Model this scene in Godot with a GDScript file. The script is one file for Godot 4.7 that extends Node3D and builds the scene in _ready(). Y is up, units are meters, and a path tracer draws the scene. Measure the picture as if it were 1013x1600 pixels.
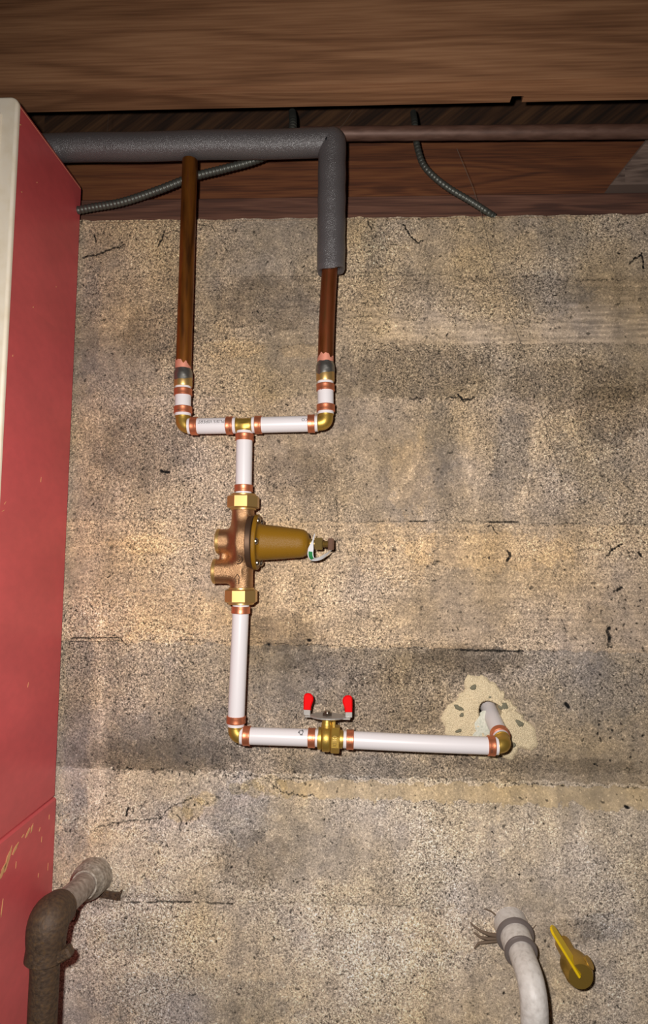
extends Node3D
# A basement corner: board-formed concrete wall under the floor framing, a water
# line with a pressure regulator and ball valve, a red cabinet at the left.
# The wall face is the plane z = 0, the camera stands 0.9 m in front of it.

const F := 975.0            # focal length in pixels of the 1013 x 1600 frame
const CX := 506.5
const CY := 800.0
const CAM := Vector3(0, 1.35, 0.9)
const FLASH_ENERGY := 0.98
const WX0 := -0.50          # the part of the wall that carries the painted concrete map
const WX1 := 0.52
const WY0 := 0.62
const WY1 := 1.86
const TW := 1400
const TH := 1702

var view := Basis.IDENTITY
var mats := {}
var wall_rgb := PackedByteArray()
var wall_h := PackedByteArray()

# ------------------------------------------------------------------ mesh builder
class MB:
	var v := PackedVector3Array()
	var n := PackedVector3Array()
	var t := PackedVector2Array()
	var i := PackedInt32Array()

	func vert(p: Vector3, nn: Vector3, uv := Vector2.ZERO) -> int:
		v.append(p); n.append(nn); t.append(uv)
		return v.size() - 1

	func tri(a: int, b: int, c: int) -> void:
		var g := (v[b] - v[a]).cross(v[c] - v[a])
		if g.dot(n[a] + n[b] + n[c]) > 0.0:
			i.append(a); i.append(c); i.append(b)
		else:
			i.append(a); i.append(b); i.append(c)

	func flat(ps: Array, out_from: Vector3) -> void:
		var g: Vector3 = (ps[1] - ps[0]).cross(ps[2] - ps[0])
		if g.length() < 1e-14 and ps.size() > 3:
			g = (ps[2] - ps[0]).cross(ps[3] - ps[0])
		g = g.normalized()
		var mid := Vector3.ZERO
		for p in ps: mid += p
		mid /= ps.size()
		if g.dot(mid - out_from) < 0.0: g = -g
		var ax := g.cross(Vector3.UP)
		ax = ax.normalized() if ax.length() > 0.1 else Vector3.RIGHT
		var ay := g.cross(ax)
		var ids := []
		for p in ps: ids.append(vert(p, g, Vector2(p.dot(ax), p.dot(ay))))
		for k in range(1, ps.size() - 1): tri(ids[0], ids[k], ids[k + 1])

	# tube through points with a radius at each
	func tube(pts: Array, rad: Array, seg := 24, caps := true, wob := 0.0) -> void:
		var m := pts.size()
		var dirs := []
		for k in m:
			var a: Vector3 = pts[max(k - 1, 0)]
			var b: Vector3 = pts[min(k + 1, m - 1)]
			dirs.append((b - a).normalized())
		var d0: Vector3 = dirs[0]
		var ux := d0.cross(Vector3(0.13, 0.21, 1.0)).normalized()
		var len := 0.0
		var prev := -1
		var first := 0
		for k in m:
			var d: Vector3 = dirs[k]
			ux = (ux - d * ux.dot(d)).normalized()
			var uy := d.cross(ux)
			if k > 0: len += (pts[k] - pts[k - 1]).length()
			var r: float = rad[k] if k < rad.size() else rad[rad.size() - 1]
			var slope := 0.0
			if k > 0 and k < m - 1 and rad.size() == m:
				slope = (rad[k + 1] - rad[k - 1]) / max(1e-6, (pts[k + 1] - pts[k - 1]).length())
			first = v.size()
			for s in seg + 1:
				var a := TAU * s / seg
				var o := ux * cos(a) + uy * sin(a)
				vert(pts[k] + o * (r * (1.0 + wob * sin(a * 3.0 + k * 1.7) * sin(k * 0.9 + a))), (o - d * slope).normalized(), Vector2(a * r, len))
			if prev >= 0:
				for s in seg:
					tri(prev + s, prev + s + 1, first + s)
					tri(prev + s + 1, first + s + 1, first + s)
			prev = first
		if caps:
			for e in [0, m - 1]:
				var d: Vector3 = dirs[e] * (-1.0 if e == 0 else 1.0)
				var c := vert(pts[e], d)
				var base := c - (seg + 1) * m if e == 0 else prev
				var ring := []
				for s in seg + 1: ring.append(vert(v[base + s], d))
				for s in seg: tri(c, ring[s], ring[s + 1])

	# profile of (t along the axis, radius) turned about an axis; creases where it bends hard
	func lathe(o: Vector3, axis: Vector3, prof: Array, seg := 32, sides := 0) -> void:
		var d := axis.normalized()
		var ux := d.cross(Vector3(0.0, 0.0, 1.0))
		if ux.length() < 0.2: ux = d.cross(Vector3.UP)
		ux = ux.normalized()
		var uy := d.cross(ux)
		var m := prof.size()
		for k in m - 1:
			var a: Vector2 = prof[k]
			var b: Vector2 = prof[k + 1]
			var e := (b - a)
			if e.length() < 1e-7: continue
			e = e.normalized()
			var na := e
			var nb := e
			if k > 0:
				var q: Vector2 = (a - prof[k - 1]).normalized()
				if q.dot(e) > 0.8: na = (q + e).normalized()
			if k < m - 2:
				var q2: Vector2 = (prof[k + 2] - b).normalized()
				if q2.dot(e) > 0.8: nb = (q2 + e).normalized()
			if sides > 0:
				for s in sides:
					var a0 := TAU * (s + 0.5) / sides
					var a1 := TAU * (s + 1.5) / sides
					var o0 := ux * cos(a0) + uy * sin(a0)
					var o1 := ux * cos(a1) + uy * sin(a1)
					var mid := (o0 + o1).normalized()
					var nn := (mid * e.x - d * e.y)
					if nn.length() < 1e-6: continue
					nn = nn.normalized()
					var i0 := vert(o + d * a.x + o0 * a.y, nn)
					var i1 := vert(o + d * a.x + o1 * a.y, nn)
					var i2 := vert(o + d * b.x + o1 * b.y, nn)
					var i3 := vert(o + d * b.x + o0 * b.y, nn)
					tri(i0, i1, i2); tri(i0, i2, i3)
				continue
			var base := v.size()
			for s in seg + 1:
				var an := TAU * s / seg
				var oo := ux * cos(an) + uy * sin(an)
				vert(o + d * a.x + oo * a.y, (oo * na.x - d * na.y).normalized(), Vector2(an * 0.0111, a.x))
				vert(o + d * b.x + oo * b.y, (oo * nb.x - d * nb.y).normalized(), Vector2(an * 0.0111, b.x))
			for s in seg:
				var q3 := base + s * 2
				tri(q3, q3 + 2, q3 + 3); tri(q3, q3 + 3, q3 + 1)

	# box with chamfered edges
	func box(c: Vector3, size: Vector3, bs := Basis.IDENTITY, bev := 0.002) -> void:
		var h := size * 0.5
		var b: float = min(bev, min(h.x, min(h.y, h.z)) * 0.9)
		var pt := func(ax: int, sx: float, sy: float, sz: float) -> Vector3:
			var p := Vector3(sx * (h.x - b), sy * (h.y - b), sz * (h.z - b))
			if ax == 0: p.x = sx * h.x
			elif ax == 1: p.y = sy * h.y
			else: p.z = sz * h.z
			return c + bs * p
		for s in [-1.0, 1.0]:
			flat([pt.call(0, s, -1, -1), pt.call(0, s, 1, -1), pt.call(0, s, 1, 1), pt.call(0, s, -1, 1)], c)
			flat([pt.call(1, -1, s, -1), pt.call(1, 1, s, -1), pt.call(1, 1, s, 1), pt.call(1, -1, s, 1)], c)
			flat([pt.call(2, -1, -1, s), pt.call(2, 1, -1, s), pt.call(2, 1, 1, s), pt.call(2, -1, 1, s)], c)
			for q in [-1.0, 1.0]:
				flat([pt.call(0, s, q, -1), pt.call(0, s, q, 1), pt.call(1, s, q, 1), pt.call(1, s, q, -1)], c)
				flat([pt.call(1, -1, s, q), pt.call(1, 1, s, q), pt.call(2, 1, s, q), pt.call(2, -1, s, q)], c)
				flat([pt.call(0, s, -1, q), pt.call(0, s, 1, q), pt.call(2, s, 1, q), pt.call(2, s, -1, q)], c)
				for w in [-1.0, 1.0]:
					flat([pt.call(0, s, q, w), pt.call(1, s, q, w), pt.call(2, s, q, w)], c)

	# a flat outline (in the x, y of tr) with thickness along tr's z, edges bevelled
	func slab(poly: PackedVector2Array, tr: Transform3D, th: float, bev: float) -> void:
		var m := poly.size()
		var area := 0.0
		for k in m: area += poly[k].cross(poly[(k + 1) % m])
		var sg := 1.0 if area > 0 else -1.0
		var ins := PackedVector2Array()
		for k in m:
			var e0 := (poly[k] - poly[(k - 1 + m) % m]).normalized()
			var e1 := (poly[(k + 1) % m] - poly[k]).normalized()
			var nn := (Vector2(e0.y, -e0.x) + Vector2(e1.y, -e1.x)).normalized() * sg
			ins.append(poly[k] - nn * bev)
		var tris := Geometry2D.triangulate_polygon(ins)
		for side in [-1.0, 1.0]:
			var nn: Vector3 = tr.basis.z.normalized() * side
			var base := v.size()
			for p in ins: vert(tr * Vector3(p.x, p.y, side * th * 0.5), nn, p)
			for k in range(0, tris.size(), 3): tri(base + tris[k], base + tris[k + 1], base + tris[k + 2])
		for k in m:
			var k2 := (k + 1) % m
			var e1 := (poly[k2] - poly[k]).normalized()
			var o2 := Vector2(e1.y, -e1.x) * sg
			var nout := (tr.basis * Vector3(o2.x, o2.y, 0)).normalized()
			var zs := [[ins, -th * 0.5, poly, -th * 0.5 + bev], [poly, -th * 0.5 + bev, poly, th * 0.5 - bev], [poly, th * 0.5 - bev, ins, th * 0.5]]
			for zi in 3:
				var q = zs[zi]
				var nb := (nout + tr.basis.z.normalized() * (zi - 1.0)).normalized()
				var a := vert(tr * Vector3(q[0][k].x, q[0][k].y, q[1]), nb)
				var b := vert(tr * Vector3(q[0][k2].x, q[0][k2].y, q[1]), nb)
				var c := vert(tr * Vector3(q[2][k2].x, q[2][k2].y, q[3]), nb)
				var d := vert(tr * Vector3(q[2][k].x, q[2][k].y, q[3]), nb)
				tri(a, b, c); tri(a, c, d)

	func mesh() -> ArrayMesh:
		var a := []
		a.resize(Mesh.ARRAY_MAX)
		a[Mesh.ARRAY_VERTEX] = v
		a[Mesh.ARRAY_NORMAL] = n
		a[Mesh.ARRAY_TEX_UV] = t
		a[Mesh.ARRAY_INDEX] = i
		var m := ArrayMesh.new()
		m.add_surface_from_arrays(Mesh.PRIMITIVE_TRIANGLES, a)
		return m

func put(called: String, mb: MB, mat: Material, parent: Node = self) -> MeshInstance3D:
	return put_mesh(called, mb.mesh(), mat, parent)

func put_mesh(called: String, me: Mesh, mat: Material, parent: Node = self) -> MeshInstance3D:
	var o := MeshInstance3D.new()
	o.name = called
	o.mesh = me
	o.material_override = mat
	parent.add_child(o, true)
	return o

var used := {}
func thing(called: String, label: String, category: String, group := "") -> Node3D:
	var o := Node3D.new()
	var k: int = used.get(called, 0)
	used[called] = k + 1
	o.name = called if k == 0 else "%s_%03d" % [called, k]
	add_child(o)
	o.set_meta("label", label)
	o.set_meta("category", category)
	if group != "": o.set_meta("group", group)
	return o

func structure(o: Node, label: String, category: String) -> void:
	o.set_meta("kind", "structure")
	o.set_meta("label", label)
	o.set_meta("category", category)

# point on the plane z (metres in front of the wall) seen at a pixel
func P(px: float, py: float, z: float) -> Vector3:
	var d := view * Vector3((px - CX) / F, -(py - CY) / F, -1.0)
	return CAM + d * ((z - CAM.z) / d.z)

# the new pipework runs 5 to 7 cm in front of the wall
func W(px: float, py: float) -> Vector3:
	return P(px, py, 0.052 + (py - 230.0) / 930.0 * 0.014)

# ------------------------------------------------------------------ materials
func noise(seed_: int, freq: float, oct := 4, kind := FastNoiseLite.TYPE_SIMPLEX_SMOOTH) -> FastNoiseLite:
	var f := FastNoiseLite.new()
	f.seed = seed_
	f.noise_type = kind
	f.frequency = freq
	f.fractal_type = FastNoiseLite.FRACTAL_FBM if oct > 1 else FastNoiseLite.FRACTAL_NONE
	f.fractal_octaves = oct
	return f

func noise_bytes(seed_: int, freq: float, oct: int, w: int, h: int, sx := 1, sy := 1) -> PackedByteArray:
	var im := noise(seed_, freq, oct).get_image(int(ceil(float(w) / sx)), int(ceil(float(h) / sy)), false, false, true)
	if im.get_format() != Image.FORMAT_L8: im.convert(Image.FORMAT_L8)
	if sx != 1 or sy != 1: im.resize(w, h, Image.INTERPOLATE_CUBIC)
	return im.get_data()

func tex(im: Image) -> ImageTexture:
	im.generate_mipmaps()
	return ImageTexture.create_from_image(im)

func bump_tex(seed_: int, freq: float, oct: int, size := 512) -> ImageTexture:
	var im := noise(seed_, freq, oct).get_image(size, size, false, false, true)
	im.convert(Image.FORMAT_L8)
	return tex(im)

# mottled colour map: colours of a ramp looked up by noise
func mottle(seed_: int, freq: float, oct: int, cols: Array, w := 512, h := 512, sx := 1, sy := 1) -> ImageTexture:
	var b := noise_bytes(seed_, freq, oct, w, h, sx, sy)
	var lut := []
	for k in 256:
		var f := k / 255.0 * (cols.size() - 1)
		var a: int = min(int(f), cols.size() - 2)
		var c: Color = cols[a].lerp(cols[a + 1], f - a)
		lut.append([int(c.r * 255), int(c.g * 255), int(c.b * 255)])
	var o := PackedByteArray()
	o.resize(w * h * 3)
	for k in w * h:
		var c = lut[b[k]]
		o[k * 3] = c[0]; o[k * 3 + 1] = c[1]; o[k * 3 + 2] = c[2]
	return tex(Image.create_from_data(w, h, false, Image.FORMAT_RGB8, o))

func rgb(r: float, g: float, b: float) -> Color:
	return Color(r / 255.0, g / 255.0, b / 255.0)

func mat(called: String, col: Color, rough: float, metal := 0.0, spec := 0.5) -> StandardMaterial3D:
	var m := StandardMaterial3D.new()
	m.resource_name = called
	m.albedo_color = col
	m.roughness = rough
	m.metallic = metal
	m.metallic_specular = spec
	mats[called] = m
	return m

func relief(m: StandardMaterial3D, t: Texture2D, cm: float, scale := Vector3.ONE, tri := false) -> void:
	m.heightmap_enabled = true
	m.heightmap_texture = t
	m.heightmap_scale = cm
	m.uv1_scale = scale
	m.uv1_triplanar = tri

func wood_tex(seed_: int, dark: Color, mid: Color, light: Color, diag := 0.0, knots := []) -> ImageTexture:
	var w := 1024
	var h := 256
	var a := noise(seed_, 0.012, 3)
	var b := noise(seed_ + 7, 0.09, 3)
	var o := PackedByteArray()
	o.resize(w * h * 3)
	var k := 0
	for y in h:
		for x in w:
			var fx := float(x)
			var fy := float(y) + diag * fx
			var bend := 0.0
			var kn := 0.0
			for q in knots:
				var dx: float = (fx - q.x) / 2.4
				var dy: float = fy - q.y
				var dd := sqrt(dx * dx + dy * dy)
				bend += q.z * 1.6 * exp(-dd * dd / (q.z * q.z * 4.0)) * signf(dy + 0.01)
				kn = maxf(kn, 1.0 - dd / (q.z * 0.8))
			var g := a.get_noise_2d(fx * 0.12, fy + bend)
			var ring := sin((fy + bend) * 0.16 + g * 9.0)
			var fine := b.get_noise_2d(fx * 0.10, fy * 2.2)
			var t := clampf(0.5 + ring * 0.20 + fine * 0.42 + g * 0.32, 0.0, 1.0)
			if kn > 0.0: t *= 1.0 - 0.65 * minf(1.0, kn * 2.0)
			var c := dark.lerp(mid, t * 2.0) if t < 0.5 else mid.lerp(light, t * 2.0 - 1.0)
			o[k] = int(c.r * 255); o[k + 1] = int(c.g * 255); o[k + 2] = int(c.b * 255)
			k += 3
	return tex(Image.create_from_data(w, h, false, Image.FORMAT_RGB8, o))

func make_materials() -> void:
	var grain := bump_tex(3, 0.05, 4)
	var m := mat("white plastic tube", rgb(221, 216, 218), 0.30, 0.0, 0.5)
	m = mat("crimped copper", rgb(216, 132, 96), 0.40, 0.78)
	relief(m, bump_tex(8, 0.03, 3), 0.006, Vector3(30, 30, 30), true)
	m = mat("yellow brass", rgb(190, 156, 74), 0.42, 0.78)
	relief(m, bump_tex(9, 0.06, 3), 0.007, Vector3(30, 30, 30), true)
	m = mat("polished brass nut", rgb(204, 168, 106), 0.38, 0.8)
	m = mat("cast bronze", rgb(190, 150, 112), 0.44, 1.0)
	relief(m, bump_tex(10, 0.16, 3), 0.045, Vector3(16, 16, 16), true)
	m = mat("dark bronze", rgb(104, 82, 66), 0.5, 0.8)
	m = mat("ochre enamel", rgb(128, 91, 20), 0.42, 0.0, 0.34)
	relief(m, bump_tex(11, 0.16, 2), 0.035, Vector3(12, 12, 12), true)
	m = mat("bolt steel", rgb(176, 164, 150), 0.3, 1.0)
	m = mat("screw brass", rgb(150, 126, 72), 0.45, 0.7)
	m = mat("screw head", rgb(150, 116, 98), 0.45, 0.65)
	m = mat("handle steel", rgb(186, 182, 176), 0.42, 0.65)
	m = mat("red vinyl", rgb(226, 8, 12), 0.45, 0.0, 0.25)
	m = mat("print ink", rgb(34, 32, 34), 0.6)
	m = mat("faded print ink", rgb(44, 40, 40), 0.7)
	m = mat("solder", rgb(150, 148, 142), 0.38, 0.9)
	m = mat("clean copper", rgb(226, 150, 126), 0.55, 0.35)
	m = mat("foam insulation", rgb(88, 84, 85), 0.37, 0.0, 0.75)
	relief(m, bump_tex(12, 0.16, 3), 0.08, Vector3(9, 9, 9), true)
	m = mat("aged copper", Color.WHITE, 0.42, 0.72)
	m.albedo_texture = mottle(21, 0.018, 4, [rgb(78, 44, 18), rgb(124, 74, 28), rgb(150, 92, 34), rgb(136, 78, 40)], 256, 512, 1, 3)
	m.uv1_scale = Vector3(14, 2.8, 1)
	m = mat("aged copper red", Color.WHITE, 0.42, 0.72)
	m.albedo_texture = mottle(22, 0.02, 4, [rgb(84, 42, 22), rgb(128, 70, 32), rgb(140, 76, 44), rgb(120, 74, 40)], 256, 512, 1, 3)
	m.uv1_scale = Vector3(14, 2.8, 1)
	m = mat("iron pipe", Color.WHITE, 0.55, 0.25)
	m.albedo_texture = mottle(23, 0.03, 4, [rgb(88, 64, 54), rgb(106, 78, 66), rgb(120, 92, 80)], 256, 512, 1, 2)
	m.uv1_scale = Vector3(12, 3, 1)
	m = mat("galvanised", rgb(94, 96, 90), 0.45, 0.6)
	m = mat("sleeve plaster", Color.WHITE, 0.85)
	m.albedo_texture = mottle(24, 0.05, 5, [rgb(96, 88, 78), rgb(140, 130, 118), rgb(176, 166, 152), rgb(214, 206, 196)])
	relief(m, grain, 0.08, Vector3(6, 6, 6), true)
	m = mat("grey old pipe", Color.WHITE, 0.5, 0.35)
	m.albedo_texture = mottle(25, 0.03, 5, [rgb(98, 88, 80), rgb(146, 134, 126), rgb(170, 160, 152), rgb(214, 206, 200)])
	relief(m, grain, 0.04, Vector3(7, 7, 7), true)
	m = mat("rusty iron", Color.WHITE, 0.66, 0.2)
	m.albedo_texture = mottle(26, 0.04, 5, [rgb(48, 36, 28), rgb(74, 58, 46), rgb(92, 72, 54), rgb(108, 78, 44)])
	relief(m, grain, 0.06, Vector3(8, 8, 8), true)
	m = mat("painted grey pipe", Color.WHITE, 0.5)
	m.albedo_texture = mottle(27, 0.03, 5, [rgb(176, 170, 164), rgb(214, 208, 202), rgb(226, 222, 218)])
	relief(m, grain, 0.03, Vector3(7, 7, 7), true)
	m = mat("collar ring", rgb(118, 108, 104), 0.5, 0.3)
	m = mat("yellow enamel", rgb(226, 190, 18), 0.4)
	m = mat("cream enamel", Color.WHITE, 0.42)
	m.albedo_texture = mottle(28, 0.02, 4, [rgb(240, 226, 200), rgb(248, 236, 214), rgb(250, 240, 222)])
	m.uv1_scale = Vector3(3, 3, 3)
	m = mat("fray", rgb(112, 94, 78), 0.8)
	m = mat("cobweb", rgb(96, 88, 78), 0.9)
	m = mat("tag film", rgb(214, 214, 216), 0.3)
	m = mat("tag print", rgb(40, 122, 68), 0.45)
	m = mat("patch mortar", Color.WHITE, 0.9)
	m.albedo_texture = mottle(29, 0.15, 4, [rgb(112, 98, 76), rgb(196, 178, 144), rgb(230, 212, 176), rgb(240, 226, 196)])
	relief(m, bump_tex(13, 0.12, 4), 0.12, Vector3(7, 7, 7), true)
	m = mat("smooth grout", Color.WHITE, 0.85)
	m.albedo_texture = mottle(30, 0.05, 4, [rgb(176, 178, 162), rgb(204, 204, 188), rgb(220, 216, 202)])
	m.uv1_scale = Vector3(9, 9, 9)
	m.uv1_triplanar = true
	m = mat("aggregate", rgb(116, 112, 92), 0.85)
	relief(m, grain, 0.06, Vector3(12, 12, 12), true)
	# wood
	m = mat("sill wood", Color.WHITE, 0.85)
	m.albedo_texture = wood_tex(41, rgb(66, 42, 34), rgb(98, 64, 50), rgb(126, 88, 70), 0.0, [Vector3(330, 110, 34), Vector3(820, 160, 16)])
	m.uv1_scale = Vector3(1.0 / 1.05, 1.0 / 0.09, 1)
	m = mat("rim wood", Color.WHITE, 0.8)
	m.albedo_texture = wood_tex(44, rgb(74, 40, 22), rgb(108, 62, 34), rgb(130, 82, 46), 0.0, [Vector3(560, 130, 18), Vector3(850, 90, 30)])
	m.uv1_scale = Vector3(1.0 / 1.1, 1.0 / 0.16, 1)
	m = mat("rough dark wood", Color.WHITE, 0.9)
	m.albedo_texture = wood_tex(47, rgb(30, 18, 10), rgb(66, 42, 24), rgb(96, 66, 40), 0.55)
	m.uv1_scale = Vector3(0.9, 2.4, 1)
	m = mat("beam wood", Color.WHITE, 0.75)
	m.albedo_texture = wood_tex(50, rgb(124, 84, 56), rgb(158, 112, 78), rgb(184, 136, 98), 0.0, [Vector3(260, 60, 22)])
	m.uv1_scale = Vector3(1.0 / 1.3, 1.0 / 0.2, 1)
	m = mat("brace wood", Color.WHITE, 0.85)
	m.albedo_texture = wood_tex(53, rgb(64, 50, 44), rgb(108, 90, 80), rgb(140, 120, 108))
	m.uv1_scale = Vector3(2.5, 5, 1)
	m = mat("plain concrete", Color.WHITE, 0.95)
	m.albedo_texture = mottle(31, 0.02, 5, [rgb(110, 98, 82), rgb(142, 126, 104), rgb(164, 146, 122)])
	m.uv1_triplanar = true
	m.uv1_scale = Vector3(1.2, 1.2, 1.2)
	m = mat("subfloor wood", Color.WHITE, 0.9)
	m.albedo_texture = wood_tex(57, rgb(50, 34, 22), rgb(88, 62, 40), rgb(116, 86, 58))
	m.uv1_triplanar = true
	m.uv1_scale = Vector3(0.9, 3.0, 3.0)

# ------------------------------------------------------------------ concrete map
func tex_at(px: float, py: float) -> Vector2:
	var p := P(px, py, 0.0)
	return Vector2((p.x - WX0) / (WX1 - WX0) * TW, (WY1 - p.y) / (WY1 - WY0) * TH)

func smooth(e0: float, e1: float, x: float) -> float:
	var t := clampf((x - e0) / (e1 - e0), 0.0, 1.0)
	return t * t * (3.0 - 2.0 * t)

var st_noise: FastNoiseLite
# a stain: ellipse of pixels in the photograph's frame with a ragged, grainy outline
func stain(px: float, py: float, rx: float, ry: float, mul: Color, amount := 1.0, rag := 0.42, dh := 0) -> void:
	var c := tex_at(px, py)
	var k := TW / (WX1 - WX0) * 0.9 / F
	var ax := rx * k
	var ay := ry * k
	for y in range(max(0, int(c.y - ay * 1.75)), min(TH, int(c.y + ay * 1.75))):
		for x in range(max(0, int(c.x - ax * 1.75)), min(TW, int(c.x + ax * 1.75))):
			var dx := (x - c.x) / ax
			var dy := (y - c.y) / ay
			var d := sqrt(dx * dx + dy * dy)
			d += st_noise.get_noise_2d(x, y) * rag + st_noise.get_noise_2d(x * 6.0 + 300.0, y * 6.0) * rag * 0.6
			var w := smooth(1.08, 0.86, d) * amount
			if w <= 0.0: continue
			var q := (y * TW + x) * 3
			wall_rgb[q] = mini(255, int(wall_rgb[q] * (1.0 + (mul.r - 1.0) * w)))
			wall_rgb[q + 1] = mini(255, int(wall_rgb[q + 1] * (1.0 + (mul.g - 1.0) * w)))
			wall_rgb[q + 2] = mini(255, int(wall_rgb[q + 2] * (1.0 + (mul.b - 1.0) * w)))
			if dh != 0: wall_h[y * TW + x] = clampi(wall_h[y * TW + x] + int(dh * w), 0, 255)

# cracks and painted step shadows: pixels of a jittered line, darker and deeper
func crack_or_shade(pts: Array, width: float, mul: float, jit := 1.2, dh := -70, seed_ := 1, gaps := 0.0) -> void:
	var rng := RandomNumberGenerator.new()
	rng.seed = seed_
	for s in pts.size() - 1:
		var a := tex_at(pts[s].x, pts[s].y)
		var b := tex_at(pts[s + 1].x, pts[s + 1].y)
		var nn := int((b - a).length() * 1.3) + 1
		for k in nn:
			var p := a.lerp(b, float(k) / nn)
			var g := st_noise.get_noise_2d(p.x * 3.0 + seed_ * 37.0, p.y * 3.0)
			if gaps > 0.0 and st_noise.get_noise_2d(p.x * 0.7 + seed_ * 91.0, p.y * 0.7) < gaps - 0.5: continue
			p += Vector2(st_noise.get_noise_2d(p.y * 2.5, p.x * 2.5 + seed_ * 11.0), g) * jit * 3.0
			var r := width * (0.6 + 0.8 * rng.randf()) * 0.7
			for y in range(int(p.y - r), int(p.y + r) + 1):
				for x in range(int(p.x - r), int(p.x + r) + 1):
					if x < 0 or y < 0 or x >= TW or y >= TH: continue
					if Vector2(x - p.x, y - p.y).length() > r: continue
					var q := (y * TW + x) * 3
					for ch in 3:
						wall_rgb[q + ch] = clampi(int(lerpf(wall_rgb[q + ch], wall_rgb[q + ch] * mul, 0.55)), 22, 255)
					wall_h[y * TW + x] = clampi(wall_h[y * TW + x] + int(dh * 0.4), 0, 255)

func lighten(pts: Array, width: float, mul: float, seed_: int) -> void:
	for s in pts.size() - 1:
		var n := int((pts[s + 1] - pts[s]).length() / 9.0) + 1
		for k in n:
			var p: Vector2 = pts[s].lerp(pts[s + 1], float(k) / n)
			stain(p.x + 3.0 * sin(k * 2.1 + seed_), p.y, width * (1.0 + 0.5 * sin(k * 1.3 + seed_)), 8.0, Color(mul, mul, mul), 0.7, 0.5, 12)

func paint_wall() -> void:
	st_noise = noise(77, 0.03, 3)
	# form boards: lower edge of each (a row of the photograph at x = 520), base colour, share of board grain
	var bands := [
		[432.0, rgb(168, 150, 126), 0.06], [537.0, rgb(162, 144, 121), 0.55], [621.0, rgb(156, 139, 117), 0.06],
		[815.0, rgb(164, 146, 125), 0.06], [1010.0, rgb(181, 159, 133), 0.5], [1212.0, rgb(154, 139, 121), 0.08],
		[1408.0, rgb(192, 176, 156), 0.05], [1700.0, rgb(194, 178, 159), 0.05]]
	# two places keep their smooth cement skin: the foot of the second board, right of the pipes, and the ledge
	var skin_x := tex_at(575, 510).x
	var skin_y := tex_at(700, 488).y
	var la := tex_at(430, 1221)
	var lb := tex_at(1013, 1232)
	var lc := tex_at(430, 1241)
	var ld := tex_at(1013, 1263)
	var edges := []
	for b in bands: edges.append(tex_at(520, b[0]).y)
	var low := noise_bytes(101, 0.0045, 4, TW, TH, 2, 2)
	var streak := noise_bytes(102, 0.016, 3, TW, TH, 1, 7)
	var medium := noise_bytes(103, 0.026, 5, TW, TH)
	var grain := noise_bytes(104, 0.30, 2, TW, TH)
	var sand := noise_bytes(105, 0.14, 3, TW, TH)
	var board := noise_bytes(106, 0.11, 3, TW, TH, 14, 1)
	var hue := noise_bytes(107, 0.007, 4, TW, TH, 2, 2)
	var pit := noise_bytes(108, 0.055, 3, TW, TH)
	var worm := noise_bytes(109, 0.045, 3, TW, TH)
	var speck := noise_bytes(110, 0.11, 2, TW, TH)
	wall_rgb.resize(TW * TH * 3)
	wall_h.resize(TW * TH)
	var q := 0
	var bi := 0
	for y in TH:
		while bi < edges.size() - 1 and y > edges[bi] + 6: bi += 1
		for x in TW:
			var k := y * TW + x
			# the edge between two boards wanders a little
			var b2 := bi
			var wob := (medium[k] - 128) * 0.05
			if y > edges[bi] + wob and bi < edges.size() - 1: b2 = bi + 1
			elif bi > 0 and y < edges[bi - 1] + wob: b2 = bi - 1
			var bc: Color = bands[b2][1]
			var bg: float = bands[b2][2]
			var m := (medium[k] - 128) / 128.0
			var l := (low[k] - 128) / 128.0
			var sn := (sand[k] - 128) / 128.0
			var bo := (board[k] - 128) / 128.0
			var fine := 1.0
			if b2 == 1 and y > skin_y + wob * 9.0 + l * 26.0 and x > skin_x + m * 70.0 + l * 40.0:
				fine = 0.4
				bc = rgb(181, 161, 136)
				bg = 1.0
			elif b2 >= 5 and x > la.x + m * 30.0:
				var fx := (x - la.x) / (lb.x - la.x)
				if y > lerpf(la.y, lb.y, fx) + m * 9.0 and y < lerpf(lc.y, ld.y, fx) + m * 12.0 + sn * 3.0:
					fine = 0.35
					bc = rgb(188, 168, 138)
			fine *= clampf(0.92 + 0.9 * l, 0.45, 1.3)
			sn *= fine
			var lum := 1.0 + 0.09 * l + 0.08 * (streak[k] - 128) / 128.0 + 0.07 * m + 0.30 * sn + 0.48 * fine * (grain[k] - 128) / 128.0 + bg * 0.20 * bo
			var hgt := 128.0 + 34.0 * m + 46.0 * sn + bg * 22.0 * bo + (grain[k] - 128) * 0.16
			# open, sandy patches where the cement skin is gone
			if m + 0.4 * l < -0.18: lum *= 0.97; hgt -= 14.0
			var pt := pit[k]
			if pt < 52:
				var d := minf(1.0, (52 - pt) / 14.0)
				lum *= 1.0 - 0.42 * d
				hgt -= 60.0 * d
			# curls of cement paste, grains of sand and pinholes
			var wm := absi(worm[k] - 128)
			if fine < 0.45: wm = 99
			if wm < 7: lum *= 1.10; hgt += 18.0
			elif wm < 14: lum *= 0.95
			var sp := speck[k]
			if sp > 188: lum *= 1.0 + minf(0.24, (sp - 188) * 0.012)
			elif sp < 66: lum *= 1.0 - minf(0.40, (66 - sp) * 0.020) * fine; hgt -= 12.0
			var hv := (hue[k] - 128) / 128.0 * 0.8 + 0.2 * m
			# warm cement skin against grey
			var rr := bc.r * lum * (1.0 + 0.03 * hv)
			var gg := bc.g * lum
			var bb := bc.b * lum * (1.0 - 0.09 * hv)
			wall_rgb[q] = clampi(int(rr * 255.0), 0, 255)
			wall_rgb[q + 1] = clampi(int(gg * 255.0), 0, 255)
			wall_rgb[q + 2] = clampi(int(bb * 255.0), 0, 255)
			wall_h[k] = clampi(int(hgt), 0, 255)
			q += 3
	wall_marks()

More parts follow.
